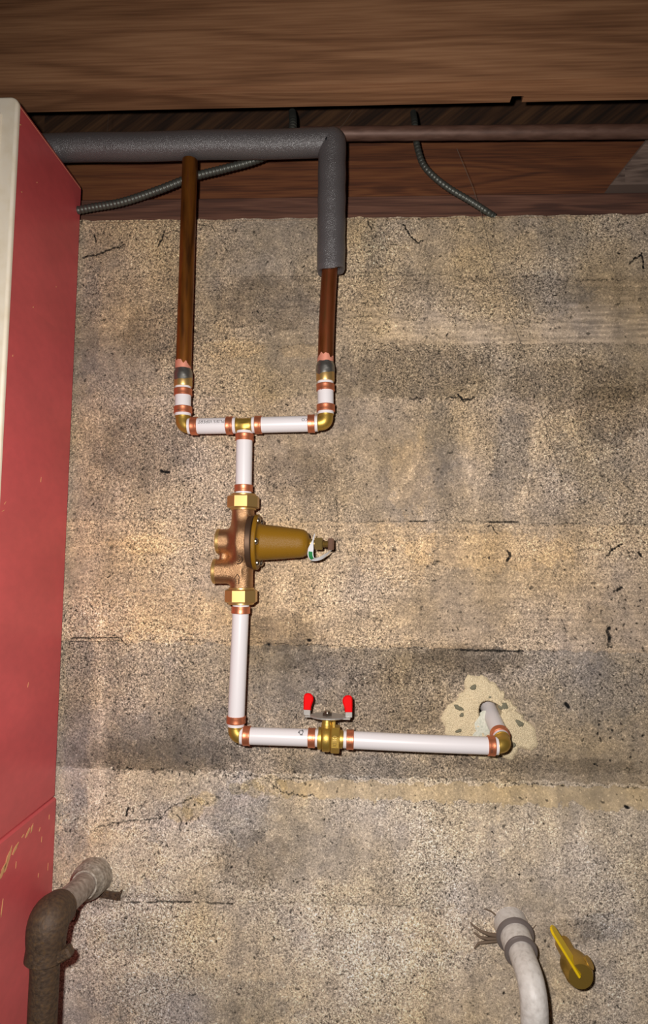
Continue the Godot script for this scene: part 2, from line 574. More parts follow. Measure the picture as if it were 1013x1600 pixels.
func wall_marks() -> void:
	var grey := Color(0.84, 0.86, 0.90)
	var dark := Color(0.76, 0.75, 0.74)
	var pale := Color(1.11, 1.10, 1.08)
	var warm := Color(1.11, 1.08, 1.02)
	# pale smears and grey stains, where the photograph shows them
	for a in [
		[600, 390, 46, 40, pale], [690, 385, 60, 44, pale], [830, 390, 26, 40, pale],
		[880, 372, 44, 34, grey], [860, 455, 60, 34, grey], [585, 385, 22, 42, grey], [900, 600, 110, 40, dark], [650, 580, 120, 44, dark],
		[690, 690, 26, 80, grey], [800, 700, 30, 70, grey], [960, 640, 60, 50, dark], [930, 720, 60, 60, grey], [820, 780, 16, 30, pale], [740, 740, 16, 70, pale], [645, 740, 40, 60, warm],
		[360, 545, 50, 16, warm], [470, 548, 42, 12, warm], [200, 500, 60, 26, pale], [250, 520, 60, 50, dark], [420, 470, 80, 46, dark], [320, 470, 24, 90, grey], [140, 500, 16, 120, grey],
		[220, 700, 80, 60, dark], [460, 740, 70, 40, dark], [150, 860, 40, 14, pale], [230, 850, 60, 16, warm], [260, 960, 110, 40, warm],
		[440, 990, 60, 30, dark], [610, 1040, 180, 26, dark], [740, 1030, 90, 20, dark], [880, 900, 70, 70, pale], [760, 860, 140, 30, warm], [620, 860, 60, 50, warm],
		[940, 1080, 70, 50, grey], [600, 1100, 90, 50, dark], [450, 1060, 70, 60, grey], [230, 1010, 80, 16, pale], [200, 1110, 60, 40, pale], [300, 1150, 130, 40, grey],
		[250, 1180, 140, 26, dark], [560, 1200, 120, 18, grey], [840, 1195, 160, 12, dark],
		[118, 1130, 22, 180, grey], [118, 1300, 22, 60, grey], [380, 1270, 44, 50, grey], [390, 1340, 60, 40, dark], [190, 1340, 70, 46, warm], [300, 1330, 60, 40, pale], [660, 1300, 120, 40, pale], [860, 1310, 90, 40, pale],
		[200, 1460, 70, 26, grey], [300, 1450, 60, 30, pale], [940, 1445, 40, 20, grey], [900, 1452, 40, 16, dark], [560, 1470, 120, 50, pale], [700, 1450, 70, 34, warm], [150, 1455, 18, 22, warm], [500, 1400, 60, 30, pale],
		[160, 1395, 44, 20, dark], [600, 1550, 300, 50, pale], [300, 1560, 160, 40, grey]]:
		stain(a[0], a[1], a[2], a[3], a[4], 0.6)
	# flaked edge left of the ledge under the fifth board
	for a in [[420, 1226, 26, 14], [395, 1232, 20, 12], [372, 1234, 16, 10], [300, 1262, 22, 16], [280, 1272, 18, 12], [320, 1250, 16, 12]]:
		stain(a[0], a[1], a[2], a[3], Color(1.0, 0.98, 0.90), 0.85, 0.35, 14)
	for a in [[470, 1250, 14, 10, pale], [490, 1236, 20, 12, pale]]: stain(a[0], a[1], a[2], a[3], a[4], 0.8)
	# board joints; the top step and the ledge have their shadow painted in
	crack_or_shade([Vector2(130, 432), Vector2(280, 431), Vector2(500, 430), Vector2(620, 430), Vector2(640, 437)], 1.2, 0.74, 0.6, -90, 11, 0.4)  # a step between boards, its soft shadow painted darker
	crack_or_shade([Vector2(560, 430), Vector2(695, 427), Vector2(760, 436), Vector2(830, 428), Vector2(880, 437), Vector2(1013, 434)], 1.4, 0.72, 1.4, -90, 12, 0.42)  # the same step further right, shadow put into the colour
	crack_or_shade([Vector2(560, 424), Vector2(690, 424)], 1.4, 0.7, 0.4, -60, 13, 0.4)
	crack_or_shade([Vector2(560, 538), Vector2(1013, 536)], 1.2, 0.78, 2.0, -50, 14, 0.5)
	crack_or_shade([Vector2(120, 545), Vector2(330, 552), Vector2(400, 540), Vector2(560, 546)], 1.2, 0.75, 2.4, -60, 15, 0.45)
	crack_or_shade([Vector2(640, 622), Vector2(690, 621), Vector2(718, 620), Vector2(728, 625), Vector2(745, 620), Vector2(752, 612)], 1.8, 0.55, 2.0, -90, 16, 0.3)
	crack_or_shade([Vector2(715, 614), Vector2(722, 622), Vector2(735, 624)], 2.4, 0.45, 1.0, -90, 17)
	crack_or_shade([Vector2(860, 622), Vector2(1013, 620)], 1.2, 0.8, 2.0, -40, 18, 0.5)
	crack_or_shade([Vector2(540, 815), Vector2(690, 813), Vector2(770, 815)], 1.3, 0.66, 0.6, -80, 19, 0.45)
	crack_or_shade([Vector2(765, 815), Vector2(812, 815)], 2.2, 0.6, 0.4, -90, 20)
	crack_or_shade([Vector2(640, 814), Vector2(668, 814)], 1.8, 0.62, 0.4, -80, 21)
	crack_or_shade([Vector2(820, 817), Vector2(1013, 818)], 1.4, 0.66, 0.6, -80, 22, 0.45)
	crack_or_shade([Vector2(110, 812), Vector2(250, 808), Vector2(350, 812)], 1.2, 0.75, 1.4, -50, 23, 0.5)
	crack_or_shade([Vector2(110, 997), Vector2(186, 996), Vector2(196, 1008)], 1.8, 0.55, 0.6, -90, 24)
	crack_or_shade([Vector2(110, 1003), Vector2(190, 1002)], 1.2, 0.62, 0.4, -60, 25)
	crack_or_shade([Vector2(196, 1008), Vector2(215, 1000), Vector2(300, 1000), Vector2(420, 1005), Vector2(560, 1010), Vector2(720, 1016), Vector2(820, 1017)], 1.4, 0.66, 1.6, -70, 26, 0.4)
	crack_or_shade([Vector2(720, 1016), Vector2(820, 1018)], 2.4, 0.7, 0.6, -80, 27)
	crack_or_shade([Vector2(430, 1218), Vector2(560, 1216), Vector2(700, 1218), Vector2(830, 1226), Vector2(1000, 1232)], 1.7, 0.74, 1.6, -70, 28, 0.42)  # brownish shadow under the overhang, painted as a dark line
	crack_or_shade([Vector2(140, 1202), Vector2(270, 1205), Vector2(400, 1216)], 2.0, 0.7, 3.0, -70, 29, 0.45)
	crack_or_shade([Vector2(150, 1290), Vector2(200, 1283), Vector2(248, 1280), Vector2(262, 1264), Vector2(300, 1248)], 1.6, 0.6, 1.0, -90, 30)
	crack_or_shade([Vector2(275, 1275), Vector2(283, 1284), Vector2(281, 1296)], 1.6, 0.5, 0.8, -80, 31)
	crack_or_shade([Vector2(415, 1215), Vector2(425, 1225), Vector2(440, 1235), Vector2(475, 1242), Vector2(492, 1240)], 1.5, 0.55, 1.6, -90, 32)
	crack_or_shade([Vector2(200, 1408), Vector2(248, 1408)], 2.4, 0.75, 0.6, -70, 33, 0.4)
	crack_or_shade([Vector2(245, 1406), Vector2(300, 1408)], 2.6, 0.74, 0.6, -70, 34, 0.25)
	crack_or_shade([Vector2(306, 1408), Vector2(364, 1410)], 2.4, 0.74, 0.5, -60, 35, 0.2)
	crack_or_shade([Vector2(366, 1408), Vector2(560, 1411)], 1.4, 0.8, 0.8, -50, 36, 0.45)
	crack_or_shade([Vector2(560, 1412), Vector2(640, 1414)], 2.0, 0.84, 1.0, -40, 37, 0.4)
	# cracks, chips and flecks
	crack_or_shade([Vector2(525, 775), Vector2(528, 800), Vector2(526, 820), Vector2(527, 845), Vector2(530, 870)], 1.2, 0.55, 1.6, -70, 40)
	crack_or_shade([Vector2(305, 690), Vector2(310, 712), Vector2(309, 728)], 1.1, 0.5, 0.8, -60, 41)
	crack_or_shade([Vector2(276, 784), Vector2(277, 812)], 1.0, 0.6, 0.8, -50, 42)
	crack_or_shade([Vector2(250, 735), Vector2(264, 737)], 3.2, 0.38, 0.8, -90, 43)
	crack_or_shade([Vector2(630, 348), Vector2(642, 368), Vector2(655, 378), Vector2(660, 374)], 2.0, 0.35, 1.0, -100, 44)
	crack_or_shade([Vector2(574, 343), Vector2(581, 358)], 1.8, 0.4, 0.8, -90, 45)
	crack_or_shade([Vector2(985, 410), Vector2(1003, 395), Vector2(1008, 420)], 2.2, 0.4, 1.2, -100, 46)
	crack_or_shade([Vector2(246, 384), Vector2(252, 372), Vector2(256, 358)], 2.0, 0.4, 1.0, -90, 47)
	crack_or_shade([Vector2(128, 402), Vector2(150, 396), Vector2(192, 381)], 2.6, 0.6, 1.4, -50, 48)
	crack_or_shade([Vector2(146, 365), Vector2(149, 378)], 2.0, 0.4, 0.6, -80, 49)
	crack_or_shade([Vector2(310, 350), Vector2(330, 352), Vector2(336, 362)], 1.4, 0.5, 1.0, -60, 50)
	crack_or_shade([Vector2(793, 860), Vector2(798, 868), Vector2(792, 878)], 3.4, 0.62, 0.8, -80, 51)
	crack_or_shade([Vector2(760, 822), Vector2(768, 820), Vector2(778, 834)], 1.4, 0.4, 0.8, -80, 52)
	crack_or_shade([Vector2(950, 868), Vector2(962, 856), Vector2(974, 848)], 2.4, 0.45, 1.6, -70, 53)
	crack_or_shade([Vector2(1000, 862), Vector2(1004, 870)], 3.0, 0.4, 1.0, -70, 54)
	crack_or_shade([Vector2(960, 924), Vector2(975, 918)], 2.6, 0.5, 2.0, -60, 55)
	crack_or_shade([Vector2(952, 980), Vector2(954, 1004)], 4.0, 0.62, 2.0, -60, 56)
	crack_or_shade([Vector2(885, 1100), Vector2(890, 1106)], 4.2, 0.42, 0.8, -80, 57)
	crack_or_shade([Vector2(877, 966), Vector2(888, 990)], 1.4, 0.66, 1.0, -40, 58)
	crack_or_shade([Vector2(973, 1256), Vector2(981, 1262)], 3.4, 0.4, 1.2, -90, 59)
	crack_or_shade([Vector2(194, 1276), Vector2(199, 1262)], 2.4, 0.4, 1.0, -80, 60)
	crack_or_shade([Vector2(217, 1266), Vector2(227, 1251)], 1.0, 0.5, 0.4, -60, 61)
	crack_or_shade([Vector2(336, 1450), Vector2(341, 1432)], 1.2, 0.45, 0.6, -70, 62)
	crack_or_shade([Vector2(480, 1000), Vector2(486, 1000)], 3.4, 0.5, 0.6, -90, 63)
	crack_or_shade([Vector2(419, 1006), Vector2(421, 1008)], 3.0, 0.4, 0.3, -90, 64)
	# ripples of cement running down the fourth board
	for a in [[[838, 670], [832, 730], [815, 790]], [[720, 690], [735, 740], [748, 800]], [[705, 760], [712, 700]], [[610, 780], [640, 740], [660, 700]], [[900, 690], [930, 720], [960, 700]], [[640, 470], [700, 480], [780, 490]], [[150, 760], [158, 700], [150, 640]], [[185, 800], [182, 740]], [[870, 740], [905, 780]], [[156, 960], [158, 1100], [152, 1290]]]:
		var line := []
		for p in a: line.append(Vector2(p[0], p[1]))
		lighten(line, 5.0, 1.12, int(a[0][0]))
	var rng := RandomNumberGenerator.new()
	rng.seed = 5
	for k in 420:
		var x := rng.randf_range(110, 1010)
		var y := rng.randf_range(350, 1590)
		var l := rng.randf_range(0.5, 5.0)
		var an := rng.randf_range(-1.9, 1.9)
		crack_or_shade([Vector2(x, y), Vector2(x + cos(an) * l, y + sin(an) * l)], rng.randf_range(0.9, 2.1), rng.randf_range(0.4, 0.7), 0.6, -70, k + 100)
	for k in 60:
		var x := rng.randf_range(930, 1010)
		var y := rng.randf_range(900, 1200)
		crack_or_shade([Vector2(x, y), Vector2(x + rng.randf_range(-3, 3), y + rng.randf_range(0, 5))], rng.randf_range(1.0, 2.6), 0.5, 1.0, -60, k + 700)
	for k in 60:
		var x := rng.randf_range(130, 560)
		var y := rng.randf_range(1200, 1475)
		crack_or_shade([Vector2(x, y), Vector2(x + rng.randf_range(-3, 3), y + rng.randf_range(0, 4))], rng.randf_range(1.0, 2.4), 0.5, 1.0, -60, k + 900)

func height_at(x: float, y: float) -> float:
	var tx := clampi(int((x - WX0) / (WX1 - WX0) * TW), 0, TW - 1)
	var ty := clampi(int((WY1 - y) / (WY1 - WY0) * TH), 0, TH - 1)
	return (wall_h[ty * TW + tx] - 128) / 128.0

func build_wall(top: float, hole: Vector3) -> void:
	var m := mat("board formed concrete", Color.WHITE, 0.92, 0.0, 0.3)
	m.albedo_texture = tex(Image.create_from_data(TW, TH, false, Image.FORMAT_RGB8, wall_rgb))
	relief(m, tex(Image.create_from_data(TW, TH, false, Image.FORMAT_L8, wall_h)), 0.14)
	var xs := [-2.2, -1.4, -0.8]
	var x := -0.5
	while x < 0.52: xs.append(x); x += 0.003
	xs.append_array([0.9, 1.5, 2.2])
	var ys := [0.0, 0.3, 0.5]
	var y := 0.62
	while y < top - 0.002: ys.append(y); y += 0.003
	ys.append(top)
	# each board stood a millimetre or two in or out of line
	var steps := []
	var off := [0.0, -0.0012, -0.0004, -0.0016, -0.0002, -0.0018, 0.0062, 0.0050]
	var l0 := P(430, 1219, 0)
	var l1 := P(1013, 1231, 0)
	var l2 := P(430, 1243, 0)
	var l3 := P(1013, 1264, 0)
	for e in [432.0, 537.0, 621.0, 815.0, 1010.0, 1212.0, 1408.0]: steps.append(P(520, e, 0).y)
	var mb := MB.new()
	var nx := xs.size()
	var ny := ys.size()
	var zs := PackedFloat32Array()
	zs.resize(nx * ny)
	for j in ny:
		var k := 0
		while k < steps.size() and ys[j] < steps[k]: k += 1
		for i in nx:
			var base: float = off[k]
			if ys[j] < steps[4] and ys[j] > steps[6]:
				# sloping ledge where the lower pour stands forward
				var fx: float = clampf((xs[i] - l0.x) / (l1.x - l0.x), 0.0, 1.0)
				var yt := lerpf(l0.y, l1.y, fx)
				var yb := lerpf(l2.y, l3.y, fx)
				if xs[i] < l0.x:
					var g: float = clampf((l0.x - xs[i]) / 0.14, 0.0, 1.0)
					var hh := yt - yb
					yt -= 0.060 * g
					yb = yt - lerpf(hh, 0.010, g)
				base = lerpf(off[5], off[6], smooth(yt, yb, ys[j]))
			var z: float = base + height_at(xs[i], ys[j]) * 0.0012 - 0.0016
			if j >= ny - 2: z += st_noise.get_noise_2d(xs[i] * 900.0, 3.0) * 0.003
			if Vector2(xs[i] - hole.x, ys[j] - hole.y).length() < 0.017: z = -0.09
			zs[j * nx + i] = z
	for j in ny:
		for i in nx:
			var i0: int = max(i - 1, 0)
			var i1: int = min(i + 1, nx - 1)
			var j0: int = max(j - 1, 0)
			var j1: int = min(j + 1, ny - 1)
			var nn := Vector3(-(zs[j * nx + i1] - zs[j * nx + i0]) / (xs[i1] - xs[i0]), -(zs[j1 * nx + i] - zs[j0 * nx + i]) / (ys[j1] - ys[j0]), 1.0).normalized()
			var yy: float = ys[j]
			if j == ny - 1: yy += st_noise.get_noise_2d(xs[i] * 700.0, 40.0) * 0.0022
			mb.vert(Vector3(xs[i], yy, zs[j * nx + i]), nn, Vector2((xs[i] - WX0) / (WX1 - WX0), (WY1 - ys[j]) / (WY1 - WY0)))
	for j in ny - 1:
		for i in nx - 1:
			var a := j * nx + i
			mb.tri(a, a + 1, a + nx + 1)
			mb.tri(a, a + nx + 1, a + nx)
	# top, back and ends close the wall
	mb.flat([Vector3(-2.2, top - 0.003, 0), Vector3(2.2, top - 0.003, 0), Vector3(2.2, top - 0.003, -0.2), Vector3(-2.2, top - 0.003, -0.2)], Vector3(0, 1, -0.1))
	mb.flat([Vector3(-2.2, 0, -0.2), Vector3(2.2, 0, -0.2), Vector3(2.2, top, -0.2), Vector3(-2.2, top, -0.2)], Vector3(0, 1, 0))
	for s in [-2.2, 2.2]: mb.flat([Vector3(s, 0, 0), Vector3(s, top, 0), Vector3(s, top, -0.2), Vector3(s, 0, -0.2)], Vector3(0, 1, -0.1))
	var wall := put("wall_back", mb, m)
	structure(wall, "tan and grey board-formed concrete basement wall behind the pipes", "wall")
	build_patch(wall, hole)

func build_patch(wall: Node, hole: Vector3) -> void:
	# rough pale mortar around the hole
	var outline := [[752, 1056], [775, 1072], [793, 1090], [810, 1108], [830, 1135], [834, 1157], [810, 1175], [783, 1184], [739, 1181], [703, 1148], [693, 1121], [714, 1092], [725, 1072], [739, 1059]]
	var ang := []
	for o in outline:
		var p := P(o[0], o[1], 0) - hole
		ang.append([atan2(p.y, p.x), Vector2(p.x, p.y).length()])
	ang.sort_custom(func(a, b): return a[0] < b[0])
	var seg := 120
	var rings := 14
	var mb := MB.new()
	var nz := noise(88, 1.0, 3)
	var pos := []
	for j in rings + 2:
		for s in seg + 1:
			var a := -PI + TAU * (s % seg) / seg
			var k := 0
			while k < ang.size() and ang[k][0] < a: k += 1
			var p0 = ang[(k - 1 + ang.size()) % ang.size()]
			var p1 = ang[k % ang.size()]
			var a0: float = p0[0] if k > 0 else p0[0] - TAU
			var a1: float = p1[0] if k < ang.size() else p1[0] + TAU
			var ro := lerpf(p0[1], p1[1], (a - a0) / (a1 - a0))
			ro *= 1.0 + 0.20 * nz.get_noise_2d(cos(a) * 0.9, sin(a) * 0.9) + 0.20 * nz.get_noise_2d(cos(a) * 3.4 + 50.0, sin(a) * 3.4)
			var ri := 0.0150 * (1.0 + 0.06 * sin(a * 3.0 + 1.0))
			var f: float = clampf((j - 1.0) / rings, 0.0, 1.0)
			var r := lerpf(ri, ro, f)
			var z := 0.0006 + 0.0042 * sin(PI * minf(1.0, f * 1.1 + 0.15)) * (1.0 - f * 0.5) + nz.get_noise_2d(cos(a) * r * 260.0, sin(a) * r * 260.0) * 0.0016
			if j == 0: z = -0.05; r = ri * 0.97
			if j == rings + 1: z = -0.003; r = ro * 1.01
			pos.append(hole + Vector3(cos(a) * r, sin(a) * r, z))
	grid(mb, pos, seg + 1, rings + 2, Vector3(0, 0, 1))
	var patch := put("mortar_patch", mb, mats["patch mortar"], wall)
	patch.set_meta("label", "pale rough mortar around the pipe hole")
	# smoother grey-green grout below the hole
	mb = MB.new()
	pos = []
	for j in 7:
		for s in 33:
			var a := TAU * s / 32.0
			var r := 0.0215 * j / 6.0 * (1.0 + 0.14 * sin(a * 2.0 + 0.6) + 0.08 * sin(a * 5.0))
			pos.append(P(755, 1134, 0.0) + Vector3(cos(a) * r * 0.78, sin(a) * r * 0.98, 0.0048 - 0.0035 * pow(j / 6.0, 4.0)))
	grid(mb, pos, 33, 7, Vector3(0, 0, 1))
	put("grout_smear", mb, mats["smooth grout"], wall)
	# dark stones showing in the mortar
	var rng := RandomNumberGenerator.new()
	rng.seed = 9
	for a in [[740, 1074, 6, 3.5], [717, 1106, 8, 3.6], [722, 1117, 4, 3], [766, 1089, 3, 2.2], [787, 1104, 7, 6.5], [812, 1130, 7, 4.5], [803, 1164, 3.6, 3.6], [717, 1142, 5, 2.6]]:
		var c := P(a[0], a[1], 0.0028)
		var mm := MB.new()
		var pp := []
		var tilt := rng.randf_range(-0.6, 0.6)
		for j in 8:
			for s in 17:
				var th := PI * j / 7.0
				var ph := TAU * (s % 16) / 16.0
				var w := 1.0 + 0.10 * sin(ph * 2.0 + a[0]) + 0.12 * sin(ph * 3.0 + a[1]) + 0.10 * sin(ph * 6.0 + a[0] * 2.0)
				var q := Vector3(sin(th) * cos(ph) * a[2] * 0.0009 * w, sin(th) * sin(ph) * a[3] * 0.0009 * w, cos(th) * 0.0022)
				pp.append(c + q.rotated(Vector3(0, 0, 1), tilt))
		grid(mm, pp, 17, 8, Vector3.ZERO, c)
		put("aggregate_stone", mm, mats["aggregate"], wall)

# a grid of points (rows of w); normals face 'dir', or away from 'centre' when dir is zero
func grid(mb: MB, pos: Array, w: int, h: int, dir: Vector3, centre := Vector3.ZERO) -> void:
	var base := mb.v.size()
	for j in h:
		for i in w:
			var a: Vector3 = pos[j * w + max(i - 1, 0)]
			var b: Vector3 = pos[j * w + min(i + 1, w - 1)]
			if i == 0 or i == w - 1:
				if (pos[j * w] - pos[j * w + w - 1]).length() < 1e-6:
					a = pos[j * w + w - 2]
					b = pos[j * w + 1]
			var c: Vector3 = pos[max(j - 1, 0) * w + i]
			var d: Vector3 = pos[min(j + 1, h - 1) * w + i]
			var nn := (b - a).cross(d - c)
			var p: Vector3 = pos[j * w + i]
			var ref := dir if dir != Vector3.ZERO else p - centre
			if nn.length() < 1e-12: nn = ref
			nn = nn.normalized()
			if nn.dot(ref) < 0.0: nn = -nn
			mb.vert(p, nn, Vector2(p.x, p.y))
	for j in h - 1:
		for i in w - 1:
			var q := base + j * w + i
			mb.tri(q, q + 1, q + w + 1)
			mb.tri(q, q + w + 1, q + w)

# ------------------------------------------------------------------ lettering
# text set flat on a cylinder: reads along 'along', stands 'up' round the pipe from 'facing'
func lettering(words: String, height: float, centre: Vector3, along: Vector3, facing: Vector3, radius: float, lift := 0.00022, depth := 0.0) -> MB:
	var tm := TextMesh.new()
	var f := SystemFont.new()
	f.font_names = PackedStringArray(["Droid Sans"])
	tm.font = f
	tm.text = words
	tm.font_size = 32
	tm.pixel_size = height / 24.0
	tm.depth = depth
	var mb := MB.new()
	var ar := tm.get_mesh_arrays() if tm.get_surface_count() == 0 else tm.surface_get_arrays(0)
	var vs: PackedVector3Array = ar[Mesh.ARRAY_VERTEX]
	var idx = ar[Mesh.ARRAY_INDEX]
	var x := along.normalized()
	var nz := (facing - x * facing.dot(x)).normalized()
	var y := nz.cross(x)
	for p in vs:
		var a := p.y / radius
		var o := nz * cos(a) + y * sin(a)
		mb.vert(centre + x * p.x + o * (radius + lift + p.z), o)
	if idx == null or idx.size() == 0:
		for k in range(0, vs.size(), 3): mb.tri(k, k + 1, k + 2)
	else:
		for k in range(0, idx.size(), 3): mb.tri(idx[k], idx[k + 1], idx[k + 2])
	return mb

# ------------------------------------------------------------------ pipe fittings
const R_PEX := 0.0111

func ring_at(parent: Node, p: Vector3, axis: Vector3, marks := "") -> void:
	var mb := MB.new()
	var w := 0.0095
	mb.lathe(p - axis.normalized() * w * 0.5, axis, [Vector2(0, R_PEX), Vector2(0, 0.0121), Vector2(0.0006, 0.0127), Vector2(0.0015, 0.01275), Vector2(0.003, 0.0125), Vector2(w - 0.003, 0.0125), Vector2(w - 0.0015, 0.01275), Vector2(w - 0.0006, 0.0127), Vector2(w, 0.0121), Vector2(w, R_PEX)], 40)
	var r := put("crimp_ring", mb, mats["crimped copper"], parent)
	r.set_meta("label", "copper crimp ring")
	if marks != "":
		var along := axis.normalized()
		var face := (CAM - p).normalized().rotated(along, 0.55)
		var up := along.cross(face)
		put("ring_print", lettering(marks, 0.0034, p, up, face, 0.0127, 0.00025), mats["print ink"], r)

# a length of white tube with a crimp ring at each end
func pex(label: String, a: Vector3, b: Vector3, ma := "", mb_ := "", sag := 0.0, rings := 3) -> Node3D:
	var o := thing("white_pipe", label, "pipe", "white plastic water pipes")
	var d := (b - a).normalized()
	var pts := []
	for k in 13: pts.append(a.lerp(b, k / 12.0) + Vector3(0, -sag * 4.0 * (k / 12.0) * (1.0 - k / 12.0), 0))
	var mb := MB.new()
	mb.tube(pts, [R_PEX], 36)
	put("tube", mb, mats["white plastic tube"], o)
	if rings & 1: ring_at(o, a + d * 0.0085, d, ma)
	if rings & 2: ring_at(o, b - d * 0.0085, d, mb_)
	return o

func elbow(label: String, corner: Vector3, d0: Vector3, d1: Vector3, e0: Vector3, e1: Vector3) -> Node3D:
	# bend from the open end e0 (looking along d0 out of the corner) to e1
	var o := thing("brass_elbow", label, "pipe fitting", "brass elbows of the water line")
	var mb := MB.new()
	var r := 0.0100
	var a := corner + d0 * 0.0100
	var b := corner + d1 * 0.0100
	var pts := [e0]
	var rad := [r]
	pts.append(e0.lerp(a, 0.4)); rad.append(r)
	for k in 13:
		var t := k / 12.0
		pts.append(a * (1 - t) * (1 - t) + corner * 2 * t * (1 - t) + b * t * t)
		rad.append(r + 0.0006 * sin(PI * t))
	pts.append(e1.lerp(b, 0.4)); rad.append(r)
	pts.append(e1); rad.append(r)
	mb.tube(pts, rad, 36)
	put("body", mb, mats["yellow brass"], o)
	for q in [[e0, d0], [e1, d1]]:
		var m2 := MB.new()
		m2.lathe(q[0] - q[1] * 0.0024, q[1], [Vector2(0, 0.0098), Vector2(0.0003, 0.0108), Vector2(0.0012, 0.0111), Vector2(0.0020, 0.0108), Vector2(0.0024, 0.0098)], 36)
		put("end_bead", m2, mats["yellow brass"], o)
	return o

# ------------------------------------------------------------------ cast bodies: joined distances, meshed as surface nets
func cast(sdf: Callable, lo: Vector3, hi: Vector3, cell: float) -> MB:
	var mb := MB.new()
	var nx := int((hi.x - lo.x) / cell) + 1
	var ny := int((hi.y - lo.y) / cell) + 1
	var nz := int((hi.z - lo.z) / cell) + 1
	var f := PackedFloat32Array()
	f.resize(nx * ny * nz)
	var k := 0
	for z in nz:
		for y in ny:
			for x in nx:
				f[k] = sdf.call(lo + Vector3(x, y, z) * cell)
				k += 1
	var id := PackedInt32Array()
	id.resize(nx * ny * nz)
	id.fill(-1)
	var offs := [0, 1, nx, nx + 1, nx * ny, nx * ny + 1, nx * ny + nx, nx * ny + nx + 1]
	var cn := [Vector3(0, 0, 0), Vector3(1, 0, 0), Vector3(0, 1, 0), Vector3(1, 1, 0), Vector3(0, 0, 1), Vector3(1, 0, 1), Vector3(0, 1, 1), Vector3(1, 1, 1)]
	var eds := [[0, 1], [2, 3], [4, 5], [6, 7], [0, 2], [1, 3], [4, 6], [5, 7], [0, 4], [1, 5], [2, 6], [3, 7]]
	for z in nz - 1:
		for y in ny - 1:
			for x in nx - 1:
				var b := (z * ny + y) * nx + x
				var cnt := 0
				for c in 8:
					if f[b + offs[c]] < 0.0: cnt += 1
				if cnt == 0 or cnt == 8: continue
				var s := Vector3.ZERO
				var m := 0
				for e in eds:
					var fa := f[b + offs[e[0]]]
					var fb := f[b + offs[e[1]]]
					if (fa < 0.0) != (fb < 0.0):
						s += cn[e[0]].lerp(cn[e[1]], fa / (fa - fb))
						m += 1
				var p := lo + (Vector3(x, y, z) + s / m) * cell
				var h := cell * 0.5
				var g := Vector3(sdf.call(p + Vector3(h, 0, 0)) - sdf.call(p - Vector3(h, 0, 0)), sdf.call(p + Vector3(0, h, 0)) - sdf.call(p - Vector3(0, h, 0)), sdf.call(p + Vector3(0, 0, h)) - sdf.call(p - Vector3(0, 0, h)))
				id[b] = mb.vert(p, g.normalized(), Vector2(p.x, p.y))
	var sy := nx
	var sz := nx * ny
	for z in range(1, nz - 1):
		for y in range(1, ny - 1):
			for x in range(1, nx - 1):
				var b := (z * ny + y) * nx + x
				var s0 := f[b] < 0.0
				for ax in 3:
					var st: int = [1, sy, sz][ax]
					if (f[b + st] < 0.0) == s0: continue
					var u: int = [sy, sz, 1][ax]
					var w: int = [sz, 1, sy][ax]
					var q0 := id[b]
					var q1 := id[b - u]
					var q2 := id[b - u - w]
					var q3 := id[b - w]
					if q0 < 0 or q1 < 0 or q2 < 0 or q3 < 0: continue
					mb.tri(q0, q1, q2)
					mb.tri(q0, q2, q3)
	return mb

func smin(a: float, b: float, k: float) -> float:
	var h := clampf(0.5 + 0.5 * (b - a) / k, 0.0, 1.0)
	return lerpf(b, a, h) - k * h * (1.0 - h)

# capped cylinder from a along unit axis d
func cyl(p: Vector3, a: Vector3, d: Vector3, len: float, r: float, rnd := 0.0) -> float:
	var q := p - a
	var t := q.dot(d)
	var dr := (q - d * t).length() - r + rnd
	var dt := absf(t - len * 0.5) - len * 0.5 + rnd
	return minf(maxf(dr, dt), 0.0) + Vector2(maxf(dr, 0.0), maxf(dt, 0.0)).length() - rnd

# ------------------------------------------------------------------ scene
func _ready() -> void:
	# camera: the wall's normal meets the picture at (552, 872), with a slight roll
	var away := Vector3((552.0 - CX) / F, -(872.0 - CY) / F, -1.0).normalized()
	var zc := -away
	var yc := Vector3(0.010, 1.0, 0.0)
	yc = (yc - zc * yc.dot(zc)).normalized()
	var xc := yc.cross(zc)
	view = Basis(xc, yc, zc).transposed()
	var cam := Camera3D.new()
	cam.name = "camera"
	cam.transform = Transform3D(view, CAM)
	cam.fov = rad_to_deg(2.0 * atan(800.0 / F))
	cam.near = 0.02
	cam.far = 20.0
	add_child(cam)
	cam.current = true
	var env := Environment.new()
	env.background_mode = Environment.BG_COLOR
	env.background_color = Color(0.004, 0.004, 0.004)
	env.tonemap_mode = Environment.TONE_MAPPER_LINEAR
	env.tonemap_exposure = 1.0
	env.sdfgi_enabled = true
	env.ssao_enabled = true
	env.ssil_enabled = true
	var we := WorldEnvironment.new()
	we.environment = env
	add_child(we)
	# the camera's flash, up and to the left of the lens
	var flash := SpotLight3D.new()
	flash.name = "camera_flash"
	flash.position = CAM + view * Vector3(-0.040, 0.036, 0.0)
	add_child(flash)
	flash.look_at(Vector3(0.02, 1.10, 0.0))
	flash.light_energy = FLASH_ENERGY
	flash.light_color = rgb(255, 249, 244)
	flash.light_size = 0.01
	flash.spot_angle = 84.0
	flash.spot_angle_attenuation = 1.0
	flash.spot_range = 8.0
	flash.spot_attenuation = 2.0
	flash.shadow_enabled = true

	make_materials()
	var top := P(560, 339, 0.0).y
	var hole := P(765, 1112, 0.0)
	hole.z = 0.0
	paint_wall()
	build_wall(top, hole)
	build_room(top)
	build_framing(top)
	build_cabinet()
	build_insulation()
	build_copper()
	build_water_line()
	build_regulator()
	build_ball_valve()
	build_stub(hole)
	build_overhead()
	build_low_pipes()

